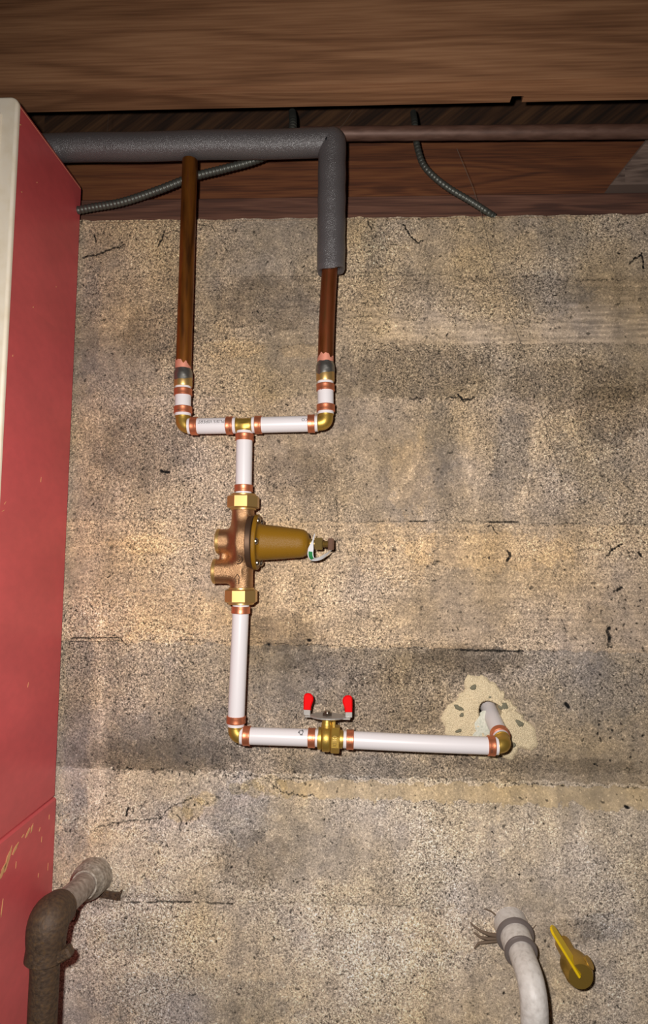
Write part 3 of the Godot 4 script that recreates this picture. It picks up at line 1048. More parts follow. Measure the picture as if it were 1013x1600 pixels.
func build_room(top: float) -> void:
	var c: Material = mats["plain concrete"]
	for a in [["floor", Vector3(0, -0.05, 1.4), Vector3(4.8, 0.1, 3.4), "bare concrete basement floor"],
		["wall_left", Vector3(-2.3, 1.1, 1.4), Vector3(0.2, 2.2, 3.4), "plain concrete side wall beyond the red cabinet"],
		["wall_right", Vector3(2.3, 1.1, 1.4), Vector3(0.2, 2.2, 3.4), "plain concrete side wall opposite the red cabinet"],
		["wall_front", Vector3(0, 1.1, 3.2), Vector3(4.8, 2.2, 0.2), "plain concrete wall behind the camera"]]:
		var mb := MB.new()
		mb.box(a[1], a[2], Basis.IDENTITY, 0.002)
		structure(put(a[0], mb, c), a[3], str(a[0]).split("_")[0])

func build_framing(top: float) -> void:
	var ceil_node := Node3D.new()
	ceil_node.name = "ceiling"
	add_child(ceil_node)
	structure(ceil_node, "rough wooden floor framing above the concrete wall", "ceiling")
	var y1 := P(640, 304, -0.032).y
	var y2 := P(640, 206, -0.060).y
	var wide := 4.4
	var mk := func(called: String, y0: float, y3: float, z0: float, z3: float, m: String, u0: float) -> MeshInstance3D:
		var mb := MB.new()
		mb.box(Vector3(0, (y0 + y3) * 0.5, (z0 + z3) * 0.5), Vector3(wide, y3 - y0, z3 - z0), Basis.IDENTITY, 0.002)
		for k in mb.t.size(): mb.t[k] = Vector2(mb.v[k].x + u0, -mb.v[k].y + mb.v[k].z)
		return put(called, mb, mats[m], ceil_node)
	mk.call("sill_plate", top + 0.001, y1 - 0.001, -0.14, -0.032, "sill wood", 0.55)
	mk.call("rim_board", y1, y2, -0.10, -0.060, "rim wood", 0.55)
	mk.call("upper_board", y2 - 0.02, 2.16, -0.16, -0.120, "rough dark wood", 0.55)
	# the doubled joist above, notched near the right
	var h0 := P(506, 166, 0.036).y
	var joist := CSGBox3D.new()
	joist.name = "joist"
	joist.size = Vector3(wide, 2.16 - h0, 0.042)
	joist.position = Vector3(0, (2.16 + h0) * 0.5, 0.036 + 0.021)
	joist.rotation.z = 0.0
	joist.material = mats["beam wood"]
	var notch := CSGBox3D.new()
	notch.name = "notch"
	notch.operation = CSGShape3D.OPERATION_SUBTRACTION
	notch.size = Vector3(0.017, 0.022, 0.02)
	var np := P(806, 146, 0.036)
	notch.position = Vector3(np.x, h0, 0.038) - joist.position
	notch.material = mats["beam wood"]
	joist.add_child(notch)
	mats["beam wood"].uv1_triplanar = true
	mats["beam wood"].uv1_scale = Vector3(0.7, 4.5, 4.5)
	mats["beam wood"].uv1_offset = Vector3(0.5, 0.3, 0.2)
	ceil_node.add_child(joist)
	var sub := MB.new()
	sub.box(Vector3(0, 2.185, 1.4), Vector3(4.8, 0.05, 3.4), Basis.IDENTITY, 0.001)
	put("subfloor", sub, mats["subfloor wood"], ceil_node)
	# closes the bay behind the boards
	var back := MB.new()
	back.box(Vector3(0, (top + 2.16) * 0.5, -0.19), Vector3(4.4, 2.16 - top, 0.05), Basis.IDENTITY, 0.001)
	put("outer_board", back, mats["subfloor wood"], ceil_node)
	# slanting block at the right
	var mb := MB.new()
	var zc := -0.034
	var poly := PackedVector2Array()
	for q in [[955, 292], [1024, 200], [1120, 200], [1120, 292]]:
		var p := P(q[0], q[1], -0.012)
		poly.append(Vector2(p.x, y1 + 0.0005 if q[1] > 250 else p.y))
	mb.slab(poly, Transform3D(Basis.IDENTITY, Vector3(0, 0, zc)), 0.044, 0.003)
	put("slanting_block", mb, mats["brace wood"], ceil_node)

func cabinet_map() -> ImageTexture:
	# red paint with chips, runs and, on the base, scrapes down to the cream undercoat
	var w := 512
	var h := 2048
	var b := noise_bytes(201, 0.05, 4, w, h)
	var big := noise_bytes(202, 0.006, 3, w, h)
	var scr := noise_bytes(203, 0.02, 4, w, h)
	var o := PackedByteArray()
	o.resize(w * h * 3)
	for y in h:
		for x in w:
			var k := y * w + x
			var l := 1.0 + (b[k] - 128) / 128.0 * 0.025 + (big[k] - 128) / 128.0 * 0.06
			o[k * 3] = clampi(int(208 * l), 0, 255); o[k * 3 + 1] = clampi(int(88 * l), 0, 255); o[k * 3 + 2] = clampi(int(91 * l), 0, 255)
	var im := Image.create_from_data(w, h, false, Image.FORMAT_RGB8, o)
	return tex(im)

func build_cabinet() -> void:
	var c := thing("red_cabinet", "tall red metal cabinet with a cream front against the concrete wall", "cabinet")
	var back_top := P(127, 287, 0.006)
	var xs: float = back_top.x
	var yt: float = back_top.y
	var zf := 0.182
	var seam := P(97, 1243, 0.006).y
	var red := mat("red enamel", Color.WHITE, 0.40, 0.0, 0.45)
	red.albedo_texture = cabinet_map()
	red.uv1_scale = Vector3(1.6, 0.6, 1)
	# side and carcass above the seam, the top edge folded over
	var mb := MB.new()
	var x0 := xs - 0.55
	var ch := 0.009
	var prof := [Vector2(xs, seam), Vector2(xs, yt - ch), Vector2(xs - 0.0016, yt - ch * 0.45), Vector2(xs - 0.006, yt), Vector2(x0, yt), Vector2(x0, seam)]
	var mid := Vector3((xs + x0) * 0.5, (yt + seam) * 0.5, 0.09)
	for k in prof.size():
		var a: Vector2 = prof[k]
		var b: Vector2 = prof[(k + 1) % prof.size()]
		mb.flat([Vector3(a.x, a.y, 0.006), Vector3(b.x, b.y, 0.006), Vector3(b.x, b.y, zf), Vector3(a.x, a.y, zf)], mid)
	for z in [0.006, zf]:
		var ps := []
		for p in prof: ps.append(Vector3(p.x, p.y, z))
		mb.flat(ps, mid)
	put("side_panel", mb, red, c)
	# thin lighter line along the fold
	mb = MB.new()
	mb.tube([Vector3(xs, yt - ch, 0.008), Vector3(xs, yt - ch, zf - 0.002)], [0.0006], 8)
	put("fold_line", mb, mat("pale red", rgb(214, 140, 112), 0.5), c)
	# base panel, a little prouder
	mb = MB.new()
	var bt := seam - 0.0015
	mb.box(Vector3((xs + 0.0035 + x0) * 0.5, bt * 0.5, (0.006 + zf) * 0.5), Vector3(xs + 0.0035 - x0, bt, zf - 0.006), Basis.IDENTITY, 0.0025)
	put("base_panel", mb, red, c)
	# cream front with a raised rounded rim
	mb = MB.new()
	var cream: Material = mats["cream enamel"]
	var fy := yt - 0.0005
	rounded_front(mb, Vector3(x0, 0.004, zf), Vector3(xs + 0.0012, fy, zf + 0.006), 0.0035)
	put("front_frame", mb, cream, c)
	mb = MB.new()
	mb.box(Vector3((xs - 0.0185 + x0) * 0.5, fy * 0.5, zf + 0.0062), Vector3(xs - 0.0185 - x0, fy - 0.042, 0.006), Basis.IDENTITY, 0.0025)
	put("front_door", mb, cream, c)
	# scrapes and chips in the paint of the base, down to the undercoat
	var sc := mat("bare undercoat", rgb(224, 168, 116), 0.7)
	var rng := RandomNumberGenerator.new()
	rng.seed = 31
	for a in [[14, 1336, 0.020, 0.006, 0.8], [24, 1326, 0.016, 0.005, 0.6], [10, 1352, 0.022, 0.006, 0.9], [4, 1362, 0.018, 0.007, 0.8], [44, 1300, 0.014, 0.005, 0.6], [50, 1294, 0.010, 0.004, 1.1], [36, 1306, 0.006, 0.002, 0.3],
		[65, 1312, 0.008, 0.0016, 1.45], [77, 1276, 0.007, 0.0015, 1.5], [62, 1296, 0.005, 0.0014, 1.0], [75, 1354, 0.010, 0.0011, 1.55], [60, 1368, 0.005, 0.0014, 1.3], [90, 1358, 0.005, 0.001, 1.5], [25, 1352, 0.008, 0.0014, 1.5], [3, 1420, 0.02, 0.0018, 1.4]]:
		# on the base panel's side, x fixed: find the depth at which the pixel meets it
		var p := on_side(a[0], a[1], xs + 0.0038)
		if p.z > zf - 0.004 or p.z < 0.012: continue
		chip(c, p, a[2], a[3], a[4], sc, rng)
	for a in [[52, 480, 0.002, 0.0012, 1.5], [88, 448, 0.002, 0.001, 1.2], [20, 556, 0.003, 0.001, 1.4], [10, 604, 0.003, 0.001, 1.0], [8, 786, 0.006, 0.0008, 0.8], [5, 798, 0.006, 0.0008, 0.4], [64, 750, 0.007, 0.0009, 1.5], [44, 1070, 0.006, 0.0008, 1.4], [34, 300, 0.003, 0.001, 0.4], [32, 195, 0.004, 0.0014, 0.6], [58, 285, 0.0015, 0.0012, 0.5]]:
		var p := on_side(a[0], a[1], xs + 0.0003)
		if p.z > zf - 0.003: continue
		chip(c, p, a[2], a[3], a[4], sc, rng)

func on_side(px: float, py: float, x: float) -> Vector3:
	var d := view * Vector3((px - CX) / F, -(py - CY) / F, -1.0)
	return CAM + d * ((x - CAM.x) / d.x)

func chip(parent: Node, p: Vector3, l: float, w: float, an: float, m: Material, rng: RandomNumberGenerator) -> void:
	var poly := PackedVector2Array()
	for k in 14:
		var a := TAU * k / 14.0
		var r := 0.72 + 0.5 * rng.randf()
		poly.append(Vector2(cos(a) * l * 0.5 * r, sin(a) * w * 0.5 * r).rotated(an))
	var mb := MB.new()
	mb.slab(poly, Transform3D(Basis(Vector3(0, 0, -1), Vector3.UP, Vector3.RIGHT), p), 0.0004, 0.00005)
	put("paint_chip", mb, m, parent)

func rounded_front(mb: MB, lo: Vector3, hi: Vector3, r: float) -> void:
	# slab whose right and top edges are rounded towards the room and at the corner
	var ins := [[0.0, lo.z], [0.0, hi.z - r]]
	for k in range(1, 7):
		var a := PI / 2 * k / 6.0
		ins.append([r * (1.0 - cos(a)), hi.z - r + r * sin(a)])
	var cr := 0.010
	var loop := func(inset: float, z: float) -> Array:
		var ps := [Vector3(lo.x, lo.y, z), Vector3(hi.x - inset, lo.y, z)]
		var rr := maxf(cr - inset, 0.002)
		for k in 9:
			var a := PI / 2 * k / 8.0
			ps.append(Vector3(hi.x - inset - rr + rr * cos(a), hi.y - inset - rr + rr * sin(a), z))
		ps.append(Vector3(lo.x, hi.y - inset, z))
		return ps
	var rows := []
	for q in ins: rows.append(loop.call(q[0], q[1]))
	var pos := []
	for rr in rows: pos.append_array(rr)
	var w: int = rows[0].size()
	var c := Vector3((lo.x + hi.x) * 0.5, (lo.y + hi.y) * 0.5, lo.z - 0.2)
	grid(mb, pos, w, rows.size(), Vector3.ZERO, c)
	mb.flat(rows[rows.size() - 1], c)

func build_insulation() -> void:
	var o := thing("pipe_insulation", "dark grey foam insulation sleeve turning down over the right copper pipe", "insulation")
	var r := 0.0192
	var m: Material = mats["foam insulation"]
	var y0 := P(300, 228, 0.052)
	var cx := P(519, 240, 0.052)
	var mb := MB.new()
	var left := Vector3(-0.62, y0.y, 0.052)
	var pts := []
	for k in 30: pts.append(left.lerp(Vector3(cx.x - 0.004, y0.y + 0.0008, 0.052), k / 29.0) + Vector3(0, 0.0006 * sin(k * 0.7), 0))
	mb.tube(pts, [r], 40)
	put("horizontal_sleeve", mb, m, o)
	mb = MB.new()
	# rounded, mitred top, then down to the cut end
	pts = []
	var rad := []
	var bot := P(517.5, 419, 0.053)
	var topc := Vector3(cx.x, y0.y, 0.052)
	for k in 10:
		var a := PI / 2 * k / 9.0
		pts.append(topc + Vector3(-0.004 * cos(a), r * 1.0 * cos(a), 0) )
		rad.append(maxf(0.0004, (r + 0.0006) * pow(sin(a), 0.72)))
	for k in range(1, 25):
		pts.append(topc.lerp(bot, k / 24.0))
		rad.append(r + 0.0006 + 0.0003 * sin(k * 1.3))
	mb.tube(pts, rad, 44, false)
	# annular cut end, ragged
	var d := (bot - topc).normalized()
	var ri := 0.0122
	var ux := d.cross(Vector3(0, 0, 1)).normalized()
	var uy := d.cross(ux)
	var last := []
	for s in 45:
		var a := TAU * s / 44.0
		var oo := ux * cos(a) + uy * sin(a)
		var dz := 0.003 * sin(a * 1.0 + 2.4) + 0.0016 * sin(a * 3.0)
		last.append([bot + oo * rad[rad.size() - 1], bot + oo * (r * 0.97) + d * (0.005 + dz), bot + oo * (ri + 0.002) + d * (0.0045 + dz), bot + oo * ri + d * (0.0015 + dz), bot + oo * ri - d * 0.02])
	var pos := []
	for j in 5:
		for s in 45: pos.append(last[s][j])
	grid(mb, pos.slice(0, 90), 45, 2, Vector3.ZERO, bot - d * 0.004)
	grid(mb, pos.slice(45, 180), 45, 3, d)
	grid(mb, pos.slice(135, 225), 45, 2, Vector3.ZERO, bot + d * 0.2)
	put("vertical_sleeve", mb, m, o)
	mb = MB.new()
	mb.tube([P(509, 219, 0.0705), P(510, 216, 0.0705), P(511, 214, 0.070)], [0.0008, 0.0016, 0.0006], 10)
	put("mitre_gap_shade", mb, mats["print ink"], o)  # dark bead painting the shade inside a small hole

func pink_band(parent: Node, a: Vector3, b: Vector3, r: float, sd: float) -> void:
	# copper wire-brushed bright above the joint, with a ragged upper edge
	var d := (b - a).normalized()
	var ux := d.cross(Vector3(0, 0, 1)).normalized()
	var uy := d.cross(ux)
	var mb := MB.new()
	var pos := []
	for j in 6:
		for s in 49:
			var an := TAU * (s % 48) / 48.0
			var oo := ux * cos(an) + uy * sin(an)
			var edge := 0.0022 * sin(an * 3.0 + sd) + 0.0016 * sin(an * 7.0 + sd * 2.0) + 0.0009 * sin(an * 13.0)
			pos.append((a + d * edge).lerp(b, j / 5.0) + oo * (r + 0.00025))
	grid(mb, pos, 49, 6, Vector3.ZERO, (a + b) * 0.5)
	var o := put("cleaned_band", mb, mats["clean copper"], parent)
	o.set_meta("label", "bright pink cleaned copper")

func adapter(label: String, a: Vector3, b: Vector3) -> void:
	var o := thing("brass_adapter", label, "pipe fitting", "soldered brass adapters under the copper pipes")
	var d := (b - a).normalized()
	var l := (b - a).length()
	var mb := MB.new()
	mb.lathe(a + d * l * 0.42, d, [Vector2(-0.002, 0.0111), Vector2(0.0, 0.0124), Vector2(0.001, 0.0127), Vector2(l * 0.5, 0.0127), Vector2(l * 0.56, 0.0122), Vector2(l * 0.58, 0.0100)], 40)
	put("body", mb, mats["polished brass nut"], o)
	mb = MB.new()
	var pos := []
	var ux := d.cross(Vector3(0, 0, 1)).normalized()
	var uy := d.cross(ux)
	for j in 7:
		for s in 41:
			var an := TAU * (s % 40) / 40.0
			var oo := ux * cos(an) + uy * sin(an)
			var t := j / 6.0
			var e := 0.0018 * sin(an * 2.0 + a.x * 60.0) + 0.0009 * sin(an * 5.0)
			var r := lerpf(0.0109, 0.0127, smooth(0.0, 0.45, t)) + 0.0003 + 0.0002 * sin(an * 6.0 + j * 2.0)
			if j == 6: r -= 0.0003
			pos.append(a + d * (l * 0.62 * t + e * t) + oo * r)
	grid(mb, pos, 41, 7, Vector3.ZERO, a + d * l * 0.3)
	put("solder_band", mb, mats["solder"], o)

func build_copper() -> void:
	var o := thing("copper_pipe", "long tarnished copper pipe dropping from under the grey insulation", "pipe")
	var pts := []
	var a := W(297, 251)
	var b := W(286.5, 585)
	for k in 16: pts.append(a.lerp(b, k / 15.0))
	var mb := MB.new()
	mb.tube(pts, [0.0108], 40)
	put("tube", mb, mats["aged copper"], o)
	pink_band(o, W(286.6, 566), W(286.5, 582), 0.0108, 1.0)
	# sweated tee hidden in the sleeve
	adapter("brass adapter soldered under the long left copper pipe", W(286.5, 577), W(286.3, 605))
	o = thing("copper_pipe", "short copper pipe coming out of the insulation's lower end", "pipe")
	pts = []
	a = W(516.6, 402)
	b = W(508.5, 575)
	for k in 16: pts.append(a.lerp(b, k / 15.0) + Vector3(-0.001 * sin(PI * k / 15.0), 0, 0))
	mb = MB.new()
	mb.tube(pts, [0.0110], 40)
	put("tube", mb, mats["aged copper red"], o)
	pink_band(o, W(508.9, 557), W(508.6, 570), 0.0110, 2.6)
	adapter("brass adapter soldered under the short copper pipe", W(508.7, 566), W(508.6, 597))

func build_water_line() -> void:
	var f := CAM
	pex("short vertical white pipe under the left brass adapter", W(286.2, 604), W(286.0, 650.5), "", "III")
	var s2 := pex("horizontal white pipe between left elbow and brass tee, lettered upside down", W(294.5, 666), W(369, 664.8), "", "III")
	var p0 := W(308, 665.8)
	var p1 := W(358, 665.0)
	var al := (p0 - p1).normalized()
	put("print", lettering("PLIES VIPERT", 0.0047, (p0 + p1) * 0.5, al, Vector3(0, 0.34, 0.94), R_PEX, 0.0003), mats["print ink"], s2)
	var s3 := pex("horizontal white pipe between brass tee and right elbow", W(394.5, 664.2), W(496.5, 661.8))
	put("print", lettering("CO", 0.0047, W(477, 662.4), al, Vector3(0, 0.34, 0.94), R_PEX, 0.0003), mats["print ink"], s3)
	pex("short vertical white pipe under the right brass adapter", W(508.7, 596.5), W(509.3, 647.5), "CA", "III")
	pex("vertical white pipe from brass tee down to the regulator", W(382.3, 674), W(380.6, 773))
	pex("long vertical white pipe below the regulator", W(376.8, 943), W(368.6, 1134.5))
	var s7 := pex("horizontal white pipe between lower elbow and ball valve", W(376, 1149.3), W(497.5, 1153.2))
	var tri := [Vector2(-4, -3.4), Vector2(4.6, -3.8), Vector2(0.2, 4.6), Vector2(-4, -3.4)]
	var mb := MB.new()
	var c := W(470.5, 1145.5)
	for k in 3:
		var ps := []
		for q in 6:
			var v2: Vector2 = tri[k].lerp(tri[k + 1], 0.12 + 0.66 * q / 5.0)
			ps.append(on_pipe(Vector2(470.5, 1145.5) + v2, W(376, 1149.3), W(497.5, 1153.2)))
		mb.tube(ps, [0.0004], 6)
		# arrow head
		var e: Vector2 = tri[k].lerp(tri[k + 1], 0.86)
		var dd: Vector2 = (tri[k + 1] - tri[k]).normalized()
		for s in [-1.0, 1.0]:
			mb.tube([on_pipe(Vector2(470.5, 1145.5) + e, W(376, 1149.3), W(497.5, 1153.2)), on_pipe(Vector2(470.5, 1145.5) + e - dd * 1.8 + dd.orthogonal() * 1.6 * s, W(376, 1149.3), W(497.5, 1153.2))], [0.0004], 6)
	put("recycling_mark", mb, mats["print ink"], s7)
	pex("long horizontal white pipe between ball valve and wall elbow", W(537, 1155.2), W(778, 1165.6), "II", "III", 0.0006)
	# elbows and tee
	var up := (W(286.2, 604) - W(286.0, 650.5)).normalized()
	var rt := (W(369, 664.8) - W(294.5, 666)).normalized()
	elbow("brass elbow below the long left copper pipe", W(286.0, 665.8), up, rt, W(286.0, 649.5), W(295.5, 666))
	up = (W(508.7, 596.5) - W(509.3, 647.5)).normalized()
	elbow("brass elbow below the short copper pipe", W(509.5, 661.2), -rt, up, W(495.5, 661.8), W(509.3, 646.5))
	up = (W(376.8, 943) - W(368.6, 1134.5)).normalized()
	rt = (W(497.5, 1153.2) - W(376, 1149.3)).normalized()
	elbow("brass elbow at the foot of the long vertical white pipe", W(368.2, 1149), up, rt, W(368.6, 1133.5), W(377, 1149.3))
	var t := thing("brass_tee", "brass tee joining the two horizontal white pipes", "pipe fitting")
	var l := W(368, 664.8)
	var r := W(395.5, 664.2)
	var dn := W(382.3, 675)
	var ce := (l + r) * 0.5
	var dx := (r - l).normalized()
	var dy := (dn - ce).normalized()
	var ll := (r - l).length()
	var sdf := func(p: Vector3) -> float:
		return smin(cyl(p, l, dx, ll, 0.0098), cyl(p, ce, dy, (dn - ce).length(), 0.0098), 0.0035)
	var body := cast(sdf, ce - Vector3(0.016, 0.017, 0.013), ce + Vector3(0.016, 0.013, 0.013), 0.0009)
	put("body", body, mats["yellow brass"], t)
	for q in [[l, -dx], [r, dx], [dn, dy]]:
		var m2 := MB.new()
		m2.lathe(q[0] - q[1] * 0.0030, q[1], [Vector2(0, 0.0096), Vector2(0.0004, 0.0109), Vector2(0.0012, 0.0112), Vector2(0.0020, 0.0109), Vector2(0.0024, 0.0096)], 36)
		put("end_bead", m2, mats["yellow brass"], t)

# the point of a tube from a to b that faces the camera under a pixel
func on_pipe(px: Vector2, a: Vector3, b: Vector3) -> Vector3:
	var d := (b - a).normalized()
	var rd := (view * Vector3((px.x - CX) / F, -(px.y - CY) / F, -1.0)).normalized()
	var oc := CAM - a
	var m := rd - d * rd.dot(d)
	var n2 := oc - d * oc.dot(d)
	var qa := m.dot(m)
	var qb := 2.0 * m.dot(n2)
	var qc := n2.dot(n2) - R_PEX * R_PEX
	var disc := maxf(0.0, qb * qb - 4.0 * qa * qc)
	return CAM + rd * ((-qb - sqrt(disc)) / (2.0 * qa))

func union_nut(parent: Node, a: Vector3, b: Vector3, flip: bool) -> void:
	# octagonal union nut from a to b
	var d := (b - a).normalized()
	var l := (b - a).length()
	var mb := MB.new()
	var r := 0.0222
	mb.lathe(a, d, [Vector2(0, 0.011), Vector2(0, 0.0192), Vector2(0.0018, r), Vector2(l - 0.0018, r), Vector2(l, 0.0192), Vector2(l, 0.011)], 8, 8)
	put("union_nut", mb, mats["polished brass nut"], parent)
	mb = MB.new()
	var s := a - d * 0.0022
	mb.lathe(s, d, [Vector2(0, 0.0095), Vector2(0, 0.0165), Vector2(0.0006, 0.0172), Vector2(0.003, 0.0172)], 36)
	s = b + d * 0.0022
	mb.lathe(s, -d, [Vector2(0, 0.0095), Vector2(0, 0.0165), Vector2(0.0006, 0.0172), Vector2(0.003, 0.0172)], 36)
	put("nut_collar", mb, mats["polished brass nut"], parent)

func build_regulator() -> void:
	var o := thing("pressure_regulator", "bronze water pressure regulator with ochre bell housing pointing right", "valve")
	var tp := W(380, 795)
	var bt := W(377.4, 921)
	var c := (tp + bt) * 0.5
	var up := (tp - bt).normalized()
	var rt := Vector3(1, 0, 0)
	rt = (rt - up * rt.dot(up)).normalized()
	var fw := rt.cross(up)
	var s := 0.845 / F
	var fl := W(398, 847)
	var fc := Vector3(fl.x, fl.y, c.z)
	var p1 := W(380, 846)
	var p2 := W(379, 893)
	var h := (tp - bt).length()
	# casting: straight bore, belly, two ports to the left, neck to the flange
	var sdf := func(p: Vector3) -> float:
		var d := cyl(p, bt - up * 0.001, up, h + 0.002, 0.0152, 0.0005)
		d = smin(d, (p - (p1 + rt * 0.004)).length() - 0.0195, 0.014)
		d = smin(d, cyl(p, p1 - rt * 0.0355, rt, 0.034, 0.0163, 0.0012), 0.007)
		d = smin(d, cyl(p, p2 - rt * 0.0395, rt, 0.040, 0.0163, 0.0012), 0.006)
		d = smin(d, cyl(p, p1 - rt * 0.026 - up * 0.024, up, 0.016, 0.0052), 0.004)
		d = smin(d, cyl(p, fc - rt * 0.022, rt, 0.020, 0.0262, 0.004), 0.016)
		return d
	var body := cast(sdf, c - Vector3(0.047, 0.060, 0.031), c + Vector3(0.024, 0.060, 0.032), 0.0012)
	put("body", body, mats["cast bronze"], o)
	# machined rims of the ports
	for q in [p1 - rt * 0.0360, p2 - rt * 0.0400]:
		var mb := MB.new()
		mb.lathe(q, rt, [Vector2(0.006, 0.0112), Vector2(0.0, 0.0112), Vector2(-0.0006, 0.0140), Vector2(0.0006, 0.0160), Vector2(0.0010, 0.0168), Vector2(0.0048, 0.0168), Vector2(0.0052, 0.0158)], 40)
		put("port_rim", mb, mats["polished brass nut"], o)
		mb = MB.new()
		mb.lathe(q + rt * 0.0045, -rt, [Vector2(0, 0.0114), Vector2(0, 0.0)], 24)
		put("port_plug", mb, mats["dark bronze"], o)
	# flanges
	var mb := MB.new()
	mb.lathe(fc - rt * 0.0085, rt, [Vector2(-0.003, 0.012), Vector2(0.0, 0.0345), Vector2(0.001, 0.0358), Vector2(0.0068, 0.0360), Vector2(0.0078, 0.0352), Vector2(0.0078, 0.0)], 64)
	put("body_flange", mb, mats["dark bronze"], o)
	mb = MB.new()
	var ax := (rt + Vector3(0, -0.02, 0)).normalized()
	mb.lathe(fc, ax, [Vector2(0.0, 0.0), Vector2(0.0, 0.0360), Vector2(0.0010, 0.0374), Vector2(0.0048, 0.0376), Vector2(0.0060, 0.0366), Vector2(0.0062, 0.0290), Vector2(0.0072, 0.0262), Vector2(0.0100, 0.0243), Vector2(0.016, 0.0240), Vector2(0.060, 0.0196), Vector2(0.0660, 0.0186), Vector2(0.0705, 0.0160), Vector2(0.0735, 0.0118), Vector2(0.0745, 0.0075), Vector2(0.0760, 0.0060), Vector2(0.0760, 0.0)], 64)
	put("bell_housing", mb, mats["ochre enamel"], o)
	for k in 6:
		var a := TAU * k / 6.0
		var p := fc + ax * 0.006 + fw * cos(a) * 0.0322 + up * sin(a) * 0.0322
		mb = MB.new()
		mb.lathe(p, ax, [Vector2(0, 0.0), Vector2(0, 0.0046), Vector2(0.0016, 0.0046), Vector2(0.0032, 0.0036), Vector2(0.0042, 0.0020), Vector2(0.0044, 0.0)], 20)
		put("bolt", mb, mats["bolt steel"], o)
	# adjusting screw
	var e := fc + ax * 0.0755
	mb = MB.new()
	mb.lathe(e, ax, [Vector2(0, 0.0066), Vector2(0.003, 0.0066), Vector2(0.003, 0.0050), Vector2(0.0075, 0.0050)], 24)
	put("boss", mb, mats["screw brass"], o)
	mb = MB.new()
	mb.lathe(e + ax * 0.0062, ax, [Vector2(0, 0.004), Vector2(0, 0.0084), Vector2(0.0008, 0.0092), Vector2(0.0095, 0.0092), Vector2(0.0105, 0.0084), Vector2(0.0105, 0.004)], 6, 6)
	put("lock_nut", mb, mats["screw brass"], o)
	mb = MB.new()
	var th := []
	for k in 16:
		th.append(Vector2(k * 0.0008, 0.0040))
		th.append(Vector2(k * 0.0008 + 0.0004, 0.0046))
	mb.lathe(e + ax * 0.0150, ax, th, 20)
	put("thread", mb, mats["screw brass"], o)
	mb = MB.new()
	mb.lathe(e + ax * 0.0240, ax, [Vector2(0, 0.0), Vector2(0, 0.0080), Vector2(0.0008, 0.0090), Vector2(0.0062, 0.0090), Vector2(0.0078, 0.0078), Vector2(0.0078, 0.0)], 6, 6)
	put("adjusting_screw", mb, mats["screw head"], o)
	# curled tag strip looped under the screw
	var z0 := c.z + 0.003
	var path := [P(492, 834, z0 + 0.002), P(489, 845, z0 + 0.010), P(486, 857, z0 + 0.012), P(485.5, 868, z0 + 0.012), P(489, 873.5, z0 + 0.010), P(497, 873.5, z0 + 0.007), P(505, 870, z0 + 0.004), P(513, 864.5, z0 + 0.0), P(519.5, 858, z0 - 0.004)]
	var wd := [0.0014, 0.0022, 0.0078, 0.0086, 0.0080, 0.0060, 0.0085, 0.0066, 0.0012]
	var curve := Curve3D.new()
	for p in path: curve.add_point(p)
	for part in [["tag_strip", 0.0, 1.0, "tag film", 0.0], ["tag_print", 0.30, 0.50, "tag print", 0.0003]]:
		mb = MB.new()
		var pos := []
		for k in 33:
			var t: float = lerpf(part[1], part[2], k / 32.0) * (path.size() - 1)
			var i0: int = min(int(t), path.size() - 2)
			var fr := t - i0
			var p: Vector3 = path[max(i0 - 1, 0)]
			p = path[i0].cubic_interpolate(path[i0 + 1], path[max(i0 - 1, 0)], path[min(i0 + 2, path.size() - 1)], fr)
			var w: float = lerpf(wd[i0], wd[i0 + 1], fr) * (0.7 if part[0] == "tag_print" else 1.0)
			var q := p - (fc + ax * 0.09)
			var side := Vector3(0.92, -0.1, 0.35).normalized() if t < 4.0 else Vector3(0.30, 0.75, 0.55).normalized()
			if t >= 3.0 and t <= 5.0: side = Vector3(0.92, -0.1, 0.35).normalized().lerp(Vector3(0.30, 0.75, 0.55).normalized(), (t - 3.0) / 2.0).normalized()
			var nrm := Vector3(0, 0, 1)
			pos.append(p + nrm * part[4] - side * w * 0.5)
			pos.append(p + nrm * part[4] + side * w * 0.5)
		grid(mb, pos, 2, 33, Vector3(0, 0, 1))
		put(part[0], mb, mats[part[3]], o)
	# cast marks: a ringed 5, an arrow, bars near the top
	var front := func(px: float, py: float, lift: float) -> Vector3:
		var q := P(px, py, c.z)
		var z := 0.03
		while z > 0.0 and sdf.call(q + Vector3(0, 0, z)) > 0.0: z -= 0.0003
		return P(px, py, c.z + z + lift)
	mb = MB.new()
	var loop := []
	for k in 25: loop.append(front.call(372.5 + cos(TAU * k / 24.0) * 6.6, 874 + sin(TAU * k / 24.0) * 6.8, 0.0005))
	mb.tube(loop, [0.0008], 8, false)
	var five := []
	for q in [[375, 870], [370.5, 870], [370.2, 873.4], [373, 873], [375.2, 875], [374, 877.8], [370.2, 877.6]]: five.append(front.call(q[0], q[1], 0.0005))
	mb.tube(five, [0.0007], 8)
	put("cast_mark", mb, mats["dark bronze"], o)  # darker bronze paints in the shading of the raised edges
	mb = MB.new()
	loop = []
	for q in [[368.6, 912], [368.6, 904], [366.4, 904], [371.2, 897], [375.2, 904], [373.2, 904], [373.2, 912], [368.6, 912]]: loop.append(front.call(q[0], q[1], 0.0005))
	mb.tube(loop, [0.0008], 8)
	put("flow_arrow", mb, mats["dark bronze"], o)  # edge shading of the arrow put into the darker colour
	mb = MB.new()
	for q in [[386, 805.5, 392, 805.5], [387, 810, 392, 810]]: mb.tube([front.call(q[0], q[1], 0.0), front.call(q[2], q[3], 0.0)], [0.0012], 8)
	put("cast_bars", mb, mats["cast bronze"], o)
	union_nut(o, W(380.3, 795), W(380.7, 774.5), false)
	union_nut(o, W(377.2, 920.5), W(376.9, 942), true)

